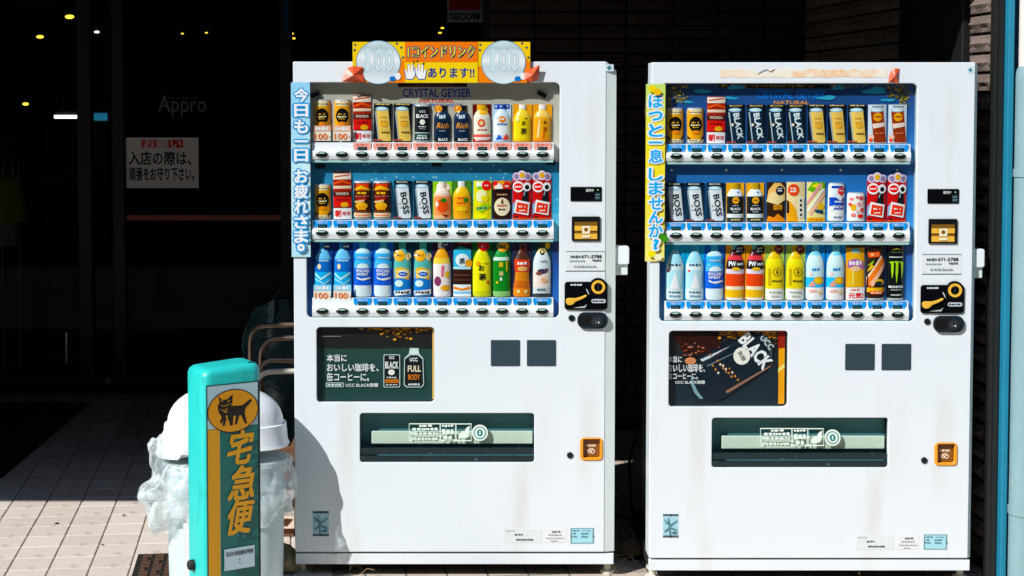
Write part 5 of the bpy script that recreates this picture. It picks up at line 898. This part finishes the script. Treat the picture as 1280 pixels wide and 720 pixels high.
def hundred(par):
    "price card that hangs over the tag of the offer samples"
    w_, h_ = 22 * S, 19 * S; z0 = -7.5 * S
    b = MB(); b.box(-w_ / 2, w_ / 2, -.0250, -.0240, z0, z0 + h_, 'F2E4D8'); o = b.build('price_card', par)
    p_ = Print(-.0253, frame=(-w_ / 2, z0, w_, h_)); p_.r(0, .62, 1, 1, 'F2B49A' if par['row'] == 0 else '9CCDE8'); p_.b(.12, .68, .88, .92, 'F8EEE8', 4); p_.t('100', .45, .28, .72, .36, 'F07A4A', 0, .02); p_.t('円', .92, .24, .1, .14, 'F0946A'); p_.build('price_print', o, recalc=False)
def sample(name):
    d = DS[name][0]; W, H = d['w'] * S, d['h'] * S; k = d['k']
    t = thing('drink_sample', '', 'drink sample'); hw = W / 2
    if k == 'card':
        bul = .005; bend = lambda x, z: -bul * max(0, 1 - (x / hw) ** 2) - .004
        b = MB(); n = 8; xs_ = [-hw + W * i / n for i in range(n + 1)]
        top = 1.0 if name != 'cola' else .90
        vs = [(x, bend(x, 0) + .0004, z) for z in (0, H * top) for x in xs_] + [(x, 0, z) for z in (0, H * top) for x in xs_]
        m_ = n + 1; fs = [(i, i + 1, m_ + i + 1, m_ + i) for i in range(n)] + [(2 * m_ + i, 3 * m_ + i, 3 * m_ + i + 1, 2 * m_ + i + 1) for i in range(n)]
        fs += [(i, 2 * m_ + i, 2 * m_ + i + 1, i + 1) for i in range(n)] + [(m_ + i, m_ + i + 1, 3 * m_ + i + 1, 3 * m_ + i) for i in range(n)] + [(0, m_, 3 * m_, 2 * m_), (n, 2 * m_ + n, 3 * m_ + n, m_ + n)]
        b.add(vs, fs, d['base']); b.build('card', t, smooth=30)
        pr = Print(0, bend, (-hw, 0, W, H), .00022)
    elif k == 'can':
        b = MB(); lathe(b, CAN, [(0, .03, 'B8BEC0'), (.03, .95, d['base']), (.95, 1, 'C4CACC')], W, H, flat=.55); b.build('can', t, smooth=35)
        bend = lambda x, z: -.55 * math.sqrt(max(0, hw * hw - x * x)) - .0002
        pr = Print(0, bend, (-hw * .985, H * .05, W * .985, H * .88), .0002)
    else:
        y0 = 0
        if d.get('card'):
            b = MB(); b.box(-hw * 1.06, hw * 1.06, -.0022, 0, 0, H * 1.0, d['card']); b.build('backing_card', t); y0 = -.0023
        b = MB(); lathe(b, d['pf'], d['bands'], W, H * .99, 0, .5, y0); b.build('bottle', t, smooth=35)
        pf = d['pf']
        bend = lambda x, z: y0 - .5 * math.sqrt(max(0, (interp(pf, min(1, max(0, z / (H * .99)))) * hw) ** 2 - x * x)) - .0003
        pr = Print(0, bend, (-hw * .95, 0, W * .95, H), .0002)
        b = MB(); zc = .875 * H
        if pf is not CBT:
            for i in range(0): pass
    for e in d['el']:
        if k != 'card' and e[0] == 'r': e = ('r', max(e[1], .02), e[2], min(e[3], .98), e[4], e[5])
        getattr(pr, e[0])(*e[1:])
    if len(pr.v): pr.build('print', t, recalc=False)
    return t
SHELF = ('top', 'middle', 'bottom'); MACH = {1: 'banner machine', 2: 'pillar-side machine'}
SHN = dict(gold='gold can', gold_s='gold can', morning='tall red sample', beige='leaning beige can', boss='leaning silver can', blacktilt='leaning black can', blackcan='black can', rich='navy bottle', creamred='cream and red bottle',
           choc='chocolate brown can', browncirc='cream circle sample', cola='red cola', water='blue water bottle', pocari='blue sports bottle', aqua='orange badge bottle', grape='purple fruit bottle', browncan='leaning brown can', blackwhite='gold backed bottle', dots='red dotted can',
           mist='frosted bottle', pw='black label smoothie', lemonbottle='lemon bottle', orangewater='orange slice bottle')
PROTO = {}
for mi, rows in LAY.items():
    mx_, my_, mz_ = ((M1X, 0, 0), (M2X, Y2, DZ2))[mi - 1]
    for k, row in enumerate(rows):
        zb_ = q(568, ROWS[k][1])[1]
        for i, nm in enumerate(row):
            if nm in PROTO and PROTO[nm].get('used'): t = copy_tree(PROTO[nm])
            else: t = PROTO[nm] = sample(nm); t['used'] = 1
            price = DS[nm][0].get('price'); rs_ = random.Random(mi * 100 + k * 20 + i); t.rotation_euler = (0, R(rs_.uniform(-.9, .9)), R(rs_.uniform(-3, 3)))
            t.location = (mx_ + SLOT0 + i * SLOTD, my_ + .0328, mz_ + zb_ + (9 * S if price and k == 0 else 4 * S if price else .0005))
            if price:
                t['row'] = k
                if not any(c.name.startswith('price_card') for c in t.children): hundred(t)
            lab = f"{DS[nm][1]}, {SHELF[k]} shelf, {MACH[mi]}"
            n_same = row.count(nm)
            if n_same > 1:                               # a run of look-alikes: count from the neighbour that differs
                i0 = row.index(nm); left = i0 > 0; nb_ = row[i0 - 1] if left else row[i0 + n_same]
                kth = i - i0 if left else i0 + n_same - 1 - i
                lab = f"{('first', 'second', 'third', 'fourth')[kth]} {SHN[nm]} sample from the {SHN[nb_]}, {SHELF[k]} shelf, {MACH[mi]}"
            t['label'] = lab
            if 'group' in t: del t['group']
            if n_same > 1: t['group'] = f"{nm.replace('_s', '').replace('tilt', ' ')} samples on the {SHELF[k]} shelf, machine {'with' if mi == 1 else 'without'} banner"
for o in SC.objects:
    for k_ in ('used', 'row'):
        if k_ in o: del o[k_]
# ================================================================== BIN, SIGN STAND AND SMALL THINGS
def sq(a, hx, hy, e=4.0):
    c, s_ = math.cos(a), math.sin(a); r = (abs(c) ** e + abs(s_) ** e) ** (-1 / e); return hx * r * c, hy * r * s_
BY = -.095
def bz(y): return P(285, y, BY).z
bx_ = P(282, 560, BY).x
pmat('bin_body', 'C4D6D8', rough=.4, var=.06, scale=6, grime=('9AA8A4', 9, .66)); pmat('bin_lid', 'E2E6E8', rough=.35, var=.03)
m = bpy.data.materials.new('bag_film'); m.use_nodes = True; n = m.node_tree.nodes; l = m.node_tree.links     # thin clear film, whiter where it is creased double
pb = n['Principled BSDF']; pb.inputs['Base Color'].default_value = (.86, .91, .92, 1); pb.inputs['Roughness'].default_value = .12
tl = n.new('ShaderNodeBsdfTranslucent'); tl.inputs[0].default_value = (.78, .85, .86, 1); tr = n.new('ShaderNodeBsdfTransparent'); tr.inputs[0].default_value = (.95, .98, .985, 1)
tc = n.new('ShaderNodeTexCoord'); nz = n.new('ShaderNodeTexNoise'); nz.inputs['Scale'].default_value = 7; nz.inputs['Detail'].default_value = 4; nz.inputs['Distortion'].default_value = 1.2; l.new(tc.outputs['Object'], nz.inputs['Vector'])
rdg = n.new('ShaderNodeMath'); rdg.operation = 'SUBTRACT'; rdg.inputs[1].default_value = .5; l.new(nz.outputs[0], rdg.inputs[0]); ab = n.new('ShaderNodeMath'); ab.operation = 'ABSOLUTE'; l.new(rdg.outputs[0], ab.inputs[0])
vo = n.new('ShaderNodeTexVoronoi'); vo.feature = 'DISTANCE_TO_EDGE'; vo.inputs['Scale'].default_value = 9; ad = n.new('ShaderNodeVectorMath'); ad.operation = 'MULTIPLY_ADD'; ad.inputs[1].default_value = (.12, .12, .12); l.new(nz.outputs[1], ad.inputs[0]); l.new(tc.outputs['Object'], ad.inputs[2]); l.new(ad.outputs[0], vo.inputs['Vector'])
mn = n.new('ShaderNodeMath'); mn.operation = 'MINIMUM'; l.new(ab.outputs[0], mn.inputs[0]); l.new(vo.outputs[0], mn.inputs[1])
rp = n.new('ShaderNodeMapRange'); rp.inputs[1].default_value = .0; rp.inputs[2].default_value = .09; rp.inputs[3].default_value = .2; rp.inputs[4].default_value = .7; l.new(mn.outputs[0], rp.inputs[0])
bp = n.new('ShaderNodeBump'); bp.inputs['Strength'].default_value = .6; bp.inputs['Distance'].default_value = .008; bp.invert = True; l.new(mn.outputs[0], bp.inputs['Height']); l.new(bp.outputs[0], pb.inputs['Normal'])
m1_ = n.new('ShaderNodeMixShader'); m1_.inputs[0].default_value = .4; l.new(pb.outputs[0], m1_.inputs[1]); l.new(tl.outputs[0], m1_.inputs[2])
m2_ = n.new('ShaderNodeMixShader'); l.new(rp.outputs[0], m2_.inputs[0]); l.new(m1_.outputs[0], m2_.inputs[1]); l.new(tr.outputs[0], m2_.inputs[2]); l.new(m2_.outputs[0], n['Material Output'].inputs[0]); MATS['bag_film'] = m
bin_ = thing('trash_bin', 'white plastic trash bin with domed lid behind the turquoise sign stand', 'trash bin', (bx_, BY, -.0005))
NA = 48; AN = [2 * math.pi * i / NA for i in range(NA)]
zr = bz(572); hwx = .205; hwy = .118
def ringz(hx, hy, z, e=2.5): return [(*sq(a, hx, hy, e), z) for a in AN]
b = MB(); b.rings([ringz(hwx * .95, hwy * .95, .0), ringz(hwx * .97, hwy * .97, .01), ringz(hwx * .99, hwy * .99, zr * .55), ringz(hwx, hwy, zr - .02), ringz(hwx * 1.06, hwy * 1.06, zr - .018), ringz(hwx * 1.06, hwy * 1.06, zr)], 'bin_body'); b.build('body', bin_, smooth=40)
b = MB(); b.add([(-.13, -hwy * .97, .02), (.03, -hwy * .97, .02), (-.05, -hwy * 1.0, .26), (-.13, -hwy * 1.0, .30)], [(0, 1, 2, 3)], 'bin_lid'); b.v = [(x, y - .006, z) for x, y, z in b.v]; bb_ = b.build('side_rib', bin_); sdm = bb_.modifiers.new('solid', 'SOLIDIFY'); sdm.thickness = .006; sdm.offset = -1
z0 = bz(554); z1 = bz(529); zt_ = bz(485)
rs = [ringz(.220, .130, z0 - .004), ringz(.224, .134, z0), ringz(.218, .128, z0 + .012), ringz(.213, .124, z1 - .004), ringz(.212, .123, z1 + .004), ringz(.202, .115, z1 + .006)]
for k in range(1, 9):
    a = k / 9 * math.pi / 2; rs.append(ringz(.202 * math.cos(a) ** .8, .115 * math.cos(a) ** .8, z1 + .006 + (zt_ - z1) * math.sin(a), 2.5 - .5 * k / 9))
b = MB(); b.rings(rs, 'bin_lid'); lid = b.build('lid', bin_, smooth=40)
# swing hood on the lid's left front
b = MB(); rs = []
for k, (s_, dz) in enumerate(((1, 0), (1.02, .012), (.96, .05), (.8, .085), (.5, .105), (.2, .11))):
    rs.append([(-.115 + .115 * s_ * math.cos(a), -.06 + .08 * s_ * math.sin(a), z0 - .01 + dz - .06 * (math.cos(a) < -.2) * .3) for a in AN])
b.rings(rs, 'bin_lid'); b.build('flap_hood', lid, smooth=50)
# liner bag
bagt = thing('bin_bag', 'crumpled clear plastic bag folded out over the rim of the white bin', 'plastic bag', (bx_, BY, zr))
b = MB(); rs = []; NB = 220; ANB = [2 * math.pi * i / NB for i in range(NB)]; NR = 22
def fold(p_): return abs(noise.noise(p_)) * 2 - .5
for k in range(NR):
    v = k / (NR - 1); ring = []
    for a in ANB:
        lft = max(0, math.cos(a - R(198))) ** 2; rgt = max(0, math.cos(a + R(8))) ** 2
        p_ = Vector((math.cos(a) * 2.2, math.sin(a) * 2.2, v * 2.4))
        g = min(1, v * 4)
        wob = (noise.noise(p_ * 1.3 + Vector((3, 0, 0))) * .05 + fold(p_ * 1.5) * .018 + fold(Vector((p_.x * 3.2, p_.y * 3.2, p_.z * 1.2))) * .008) * g
        bul = math.sin(min(1, v * 1.05) * math.pi) ** .8
        r_ = .222 + (.014 + .05 * lft + .004 * rgt) * bul + wob * (.45 + .6 * lft) + .004 * g
        z = .018 * math.sin(min(1, v * 6) * math.pi) - .225 * v * (1 - .16 * rgt + .10 * lft) + noise.noise(p_ * 1.6 + Vector((7, 1, 3))) * .03 * g
        ring.append((r_ * math.cos(a), r_ * math.sin(a) - .09 * math.sin(a), z))
    rs.append(ring)
b.rings(rs, 'bag_film', cap=False); b.build('folded_film', bagt, smooth=80)
for (cx, cy, cz, s_) in ((-.222, -.07, .062, .052),):
    b = MB(); rs = []
    for j in range(12):
        t_ = (j + .5) / 12 * math.pi; ring = []
        for a in AN:
            d_ = Vector((math.sin(t_) * math.cos(a), math.sin(t_) * math.sin(a), -math.cos(t_))); r_ = s_ * (1 + .4 * noise.noise(d_ * 1.6 + Vector((cx * 40, 0, 0))) + .12 * fold(d_ * 3)); ring.append((cx + d_.x * r_ * .7, cy + d_.y * r_, cz + d_.z * r_ * 1.25 - .03))
        rs.append(ring)
    b.rings(rs, 'bag_film'); b.build('puffed_film', bagt, smooth=80)
# ---- sign stand
pmat('turq', '25C2BA', rough=.38, var=.07, scale=8, bump=.05, bscale=60, grime=('1AA39C', 11, .58, (3, 3, .6)), specks=('0E6E68', 45, .74)); pmat('stand_panel_edge', '0E3A38', rough=.5)
SYD = -.90; al = R(31); sw_ = .179; sd_ = .145
c0 = P(257, 480, SYD)
st = thing('sign_stand', 'turquoise parcel service sign stand with cat emblem in front of the bin', 'sign stand', (c0.x, c0.y, -.0005), al)
ztop = P(262, 464, SYD).z
def plan(ins, z, r=.028, tl_=0):
    pts = rrect(ins - .008, ins, sw_ + .006 - ins, sd_ - ins, max(.004, r - ins * .5), 5); return [(x, y, z + tl_ * (x / sw_)) for x, y in pts]
b = MB(); b.rings([plan(.0, .05), plan(0, ztop - .02, tl_=.006), plan(.004, ztop - .008, tl_=.008), plan(.012, ztop - .001, tl_=.010), plan(.026, ztop + .002, tl_=.010)], 'turq'); b.build('body', st, smooth=40)
b = MB(); b.box(.002, sw_ - .004, -.0035, .004, .06, P(262, 482, SYD).z, 'stand_panel_edge'); pn = b.build('front_panel', st, bev=.001)
zb_, zt_ = .065, P(262, 482, SYD).z - .003
pr = Print(-.0037, step=.0004); k_ = 375.0
zlin = lambda y: P(262, y, SYD).z
pr.r(.004, zlin(537), sw_ - .012, zt_, 'C4DDE2'); pr.r(.004, zb_, sw_ - .012, zlin(537) - .001, '156E66'); pr.r(.004, zb_, .040, zlin(537) - .001, 'F7A81C'); pr.r(.0405, zb_, .0425, zlin(537) - .001, 'D8C88A')
def cr(x, y): return (.004 + (x - 358) / 290 * (sw_ - .016), zt_ - (y - (178 - (x - 358) * .14)) / 1688)
ecx, ecz = cr(503, 293); pr.e(ecx, ecz, .083, .066, '1A1208', 40); pr.e(ecx, ecz, .080, .063, 'F0A41C', 40)
cat = [(418, 222), (440, 240), (468, 236), (500, 208), (498, 250), (489, 268), (520, 266), (556, 262), (604, 226), (612, 236), (574, 274), (568, 298), (582, 352), (571, 356), (547, 312), (538, 314), (522, 362), (511, 362), (519, 316), (503, 320), (499, 366), (483, 370), (478, 342), (462, 340), (452, 372), (441, 374), (446, 345), (434, 362), (426, 356), (436, 326), (420, 306), (414, 280), (418, 262), (425, 258)]
pr.p([cr(*z_) for z_ in cat], '15110C')
for seg in ([(424, 262), (444, 270), (466, 266), (488, 252), (488, 254), (466, 269), (444, 273)], [(430, 240), (446, 246), (444, 249), (431, 244)], [(466, 246), (484, 238), (484, 242), (468, 249)], [(422, 284), (440, 292), (458, 288), (470, 278), (471, 281), (459, 291), (440, 295)], [(446, 300), (462, 296), (470, 300), (448, 304)], [(458, 318), (466, 316), (470, 340), (464, 340)]): pr.p([cr(*z_) for z_ in seg], 'E8A83A')
for ch, yy in (('宅', 563), ('急', 608), ('便', 651)): pr.t(ch, .108, zlin(yy), .084, .100, 'F5A81E', 0, .045, .25)
pr.r(.052, zlin(716), sw_ - .028, zlin(689), 'C9DDE4'); pr.t('当日の発送締切時刻', .1015, zlin(695.5), .088, .014, '1C2226', 0, .03); pr.t(':', .1015, zlin(706), .004, .014, '1C2226', 0, .02)
pr.build('sign_print', pn, recalc=False)
b = MB(); b.box(-.02, sw_ + .02, -.02, sd_ + .02, .0, .05, 'turq'); b.build('base', st, bev=.012)
for (wx, wy) in ((-.03, .02), (-.03, sd_ - .02), (sw_ + .03, .02), (sw_ + .03, sd_ - .02)):
    b = MB(); b.rings([[(wx + s_, wy + .022 * math.cos(a), .022 + .022 * math.sin(a)) for a in AN[::2]] for s_ in (-.008, .008)], 'rubber'); b.build('wheel', st, smooth=40)
zk = P(236, 714, SYD).z; b = MB(); b.rings([[(-.008 - d_, .085 + r_ * math.cos(a), zk + r_ * math.sin(a)) for a in AN[::2]] for d_, r_ in ((0, .016), (.012, .016), (.018, .012), (.02, .004))], 'rubber'); b.build('knob', st, smooth=40)
z_ = P(306, 453, SYD); b = MB(); b.add([(.145, .02, ztop + .0105), (.175, .02, ztop + .0115), (.17, .03, ztop + .0115), (.15, .03, ztop + .011)], [(0, 1, 2, 3)], 'black'); b.build('chip_mark', st)
# ---- nested pipe frames behind the bin
pmat('pipe_brown', 'A08C7A', rough=.3, metal=.85); pmat('pipe_cream', 'D9D3C4', rough=.35, metal=.2)
for (pts, Y_, key, lab) in (([(313, 440), (313, 428), (316, 416), (324, 409), (336, 407), (368, 406)], 1.06, 'pipe_brown', 'tallest bent steel pipe frame behind the white bin'),
                       ([(326, 446), (328, 436), (335, 427), (346, 423.5), (368, 422.5)], .94, 'pipe_brown', 'second bent steel pipe frame behind the white bin'),
                       ([(325, 462), (331, 454), (341, 450), (368, 451)], .82, 'pipe_brown', 'third bent steel pipe frame behind the white bin'),
                       ([(322, 474), (330, 467), (341, 464.5), (368, 464)], .70, 'pipe_cream', 'lowest cream coated bent pipe frame behind the white bin')):
    w0 = P(*pts[0], Y_); t = thing('pipe_frame', lab, 'pipe frame', (w0.x, Y_, -.0005))
    pth = [P(x, y, Y_) - t.location for x, y in pts]; pth = [Vector((pth[0].x - .004, 0, .0))] + pth
    xe = pth[-1].x + (.3 if Y_ > .66 else .0)
    sm = [pth[0]]
    for i in range(1, len(pth) - 1):
        for u in (0, .33, .66):
            p0, p1, p2, p3 = pth[max(i - 1, 1)], pth[i], pth[i + 1], pth[min(i + 2, len(pth) - 1)]
            sm.append(.5 * ((2 * p1) + (p2 - p0) * u + (2 * p0 - 5 * p1 + 4 * p2 - p3) * u * u + (3 * p1 - p0 - 3 * p2 + p3) * u ** 3))
    sm += [pth[-1], Vector((xe - .02, 0, pth[-1].z)), Vector((xe, 0, pth[-1].z - .03)), Vector((xe, 0, 0))]
    b = MB(); b.tube(sm, .0115, key, 12); b.build('pipe', t, smooth=50)
    b = MB(); b.tube([(.0, 0, .12), (xe, 0, .12)], .008, key, 8); b.build('cross_bar', t, smooth=50)
# ---- dark plastic sheet bundled over an umbrella behind
pmat('sheet_film', '1E3A40', rough=.25, var=.4, scale=14, bump=.8, bscale=22)
Yb = 1.35; c0 = P(318, 400, Yb)
t = thing('umbrella_stand', 'dark umbrella stand draped in crumpled plastic sheet behind the pipe frames', 'umbrella stand', (P(345, 400, Yb).x, Yb, -.0005))
b = MB(); rs = []
for k in range(14):
    v = k / 13; z = .05 + v * (P(330, 372, Yb).z - .05); ring = []
    for a in AN:
        p_ = Vector((math.cos(a) * 2, math.sin(a) * 2, v * 5)); r_ = (.20 - .10 * v ** 3) * (1 + .35 * noise.noise(p_) + .15 * noise.noise(p_ * 3)); ring.append((r_ * math.cos(a), r_ * .6 * math.sin(a), z - .05 * max(0, -math.cos(a)) * v))
    rs.append(ring)
b.rings(rs, 'sheet_film'); b.build('sheet', t, smooth=40)
b = MB(); b.tube([(-.06, -.05, P(318, 395, Yb).z), (.02, -.02, P(345, 366, Yb).z + .01)], .008, 'sheet_film'); b.build('umbrella', t)
b = MB(); b.box(-.12, .12, -.08, .08, 0, .06, 'black'); b.build('base', t)
# ---- crate, carton and stones in the gap left of the machine
pmat('wood', '6A4630', rough=.8, var=.3, scale=25, bump=.4, bscale=60); pmat('carton', 'E4CDB8', rough=.8, var=.08, scale=14); pmat('rock', '9A8A66', rough=.9, var=.35, scale=22, bump=.8, bscale=35); pmat('rock_dark', '54493A', rough=.9, var=.35, scale=22, bump=.8, bscale=35)
Yc = .60; xg = P(358, 650, Yc).x
t = thing('wooden_crate', 'brown slatted wooden crate wedged beside the vending machine', 'crate', (xg - .10, Yc, -.0005))
for z in (.02, .105, .19, .275): 
    b = MB(); b.box(-.05, .14, -.008, .008, z, z + .06, 'wood'); b.build('slat', t, bev=.002)
for x in (-.05, .115):
    b = MB(); b.box(x, x + .025, .009, .2, 0, .335, 'wood'); b.build('side_board', t, bev=.002)
zc_ = P(356, 661, .48).z
t = thing('carton', 'pale cardboard carton with dark print beside the vending machine', 'carton', (P(357, 650, .48).x - .005, .48, -.0005)); 
b = MB(); b.box(-.12, .04, 0, .09, max(.02, zc_), zc_ + .13, 'carton'); b.box(-.1, .035, .02, .085, 0, max(.02, zc_), 'wood'); b.build('box', t, bev=.003)
pr = Print(-.0006, frame=(-.03, zc_, .08, .13)); pr.p([(.3, .5), (.8, .55), (.9, .95), (.45, .9)], '4A3426'); pr.p([(.2, .1), (.5, .08), (.8, .3), (.4, .32)], '4A3426'); pr.build('carton_print', t, recalc=False)
def rock(px, py, Y_, r_, key, seed, lab):
    c = P(px, py, Y_); rs = []
    for j in range(9):
        th = (j + .4) / 9 * math.pi; ring = []
        for a in AN[::2]:
            d_ = Vector((math.sin(th) * math.cos(a), math.sin(th) * math.sin(a), -math.cos(th))); rr = r_ * (1 + .4 * noise.noise(d_ * 1.4 + Vector((seed, 0, 0))) + .2 * noise.noise(d_ * 3.5 + Vector((seed, 2, 0)))); ring.append((d_.x * rr, d_.y * rr, max(-.0005, r_ * .62 + d_.z * rr * .75)))
        rs.append(ring)
    b = MB(); b.rings(rs, key); tag(b.build('stone', smooth=50, loc=(c.x, Y_, 0)), lab, 'stone')
rock(354, 712, .06, .062, 'rock', 3.3, 'large tan stone at the foot of the left vending machine corner')
rock(350, 690, .17, .055, 'rock_dark', 9.1, 'dark stone behind the large tan stone by the machine')
rock(788, 716, .25, .05, 'rock_dark', 5.5, 'dark stone on the ground between the two machines')
# ---- cable and dry twigs in the gap between the machines
b = MB(); c = [P(x, y, .75) for x, y in ((792, 345), (790, 380), (782, 420), (792, 470), (800, 520), (786, 580), (790, 640))]; c.append(Vector((c[-1].x, .75, .006))); c.append(Vector((c[-1].x - .1, .8, .006)))
b.tube([p_ - c[-1] for p_ in c], .006, 'rubber', 8); tag(b.build('power_cable', smooth=50, loc=c[-1]), 'black power cable hanging in the gap between the machines', 'cable')
pmat('twig', '8A7A54', rough=.9, var=.2); rd = random.Random(11)
b = MB()
for _ in range(46):
    x = rd.choice((rd.uniform(P(740, 700).x, P(800, 700).x), rd.uniform(P(430, 700).x, P(470, 700).x), rd.uniform(P(1060, 700).x, P(1090, 700).x), rd.uniform(P(795, 700).x, P(830, 700).x))); y = rd.uniform(.0, .3); an = rd.uniform(0, 6.28); l_ = rd.uniform(.02, .07); z = rd.uniform(.0, .012)
    b.tube([(x, y, z - .004), (x + l_ * .5 * math.cos(an), y + l_ * .5 * math.sin(an), z + .012 + rd.uniform(0, .02)), (x + l_ * math.cos(an), y + l_ * math.sin(an), z + rd.uniform(0, .03))], .0012, 'twig', 4)
tag(b.build('dry_twigs'), 'dry twigs and litter under the vending machines', 'litter', kind='stuff')
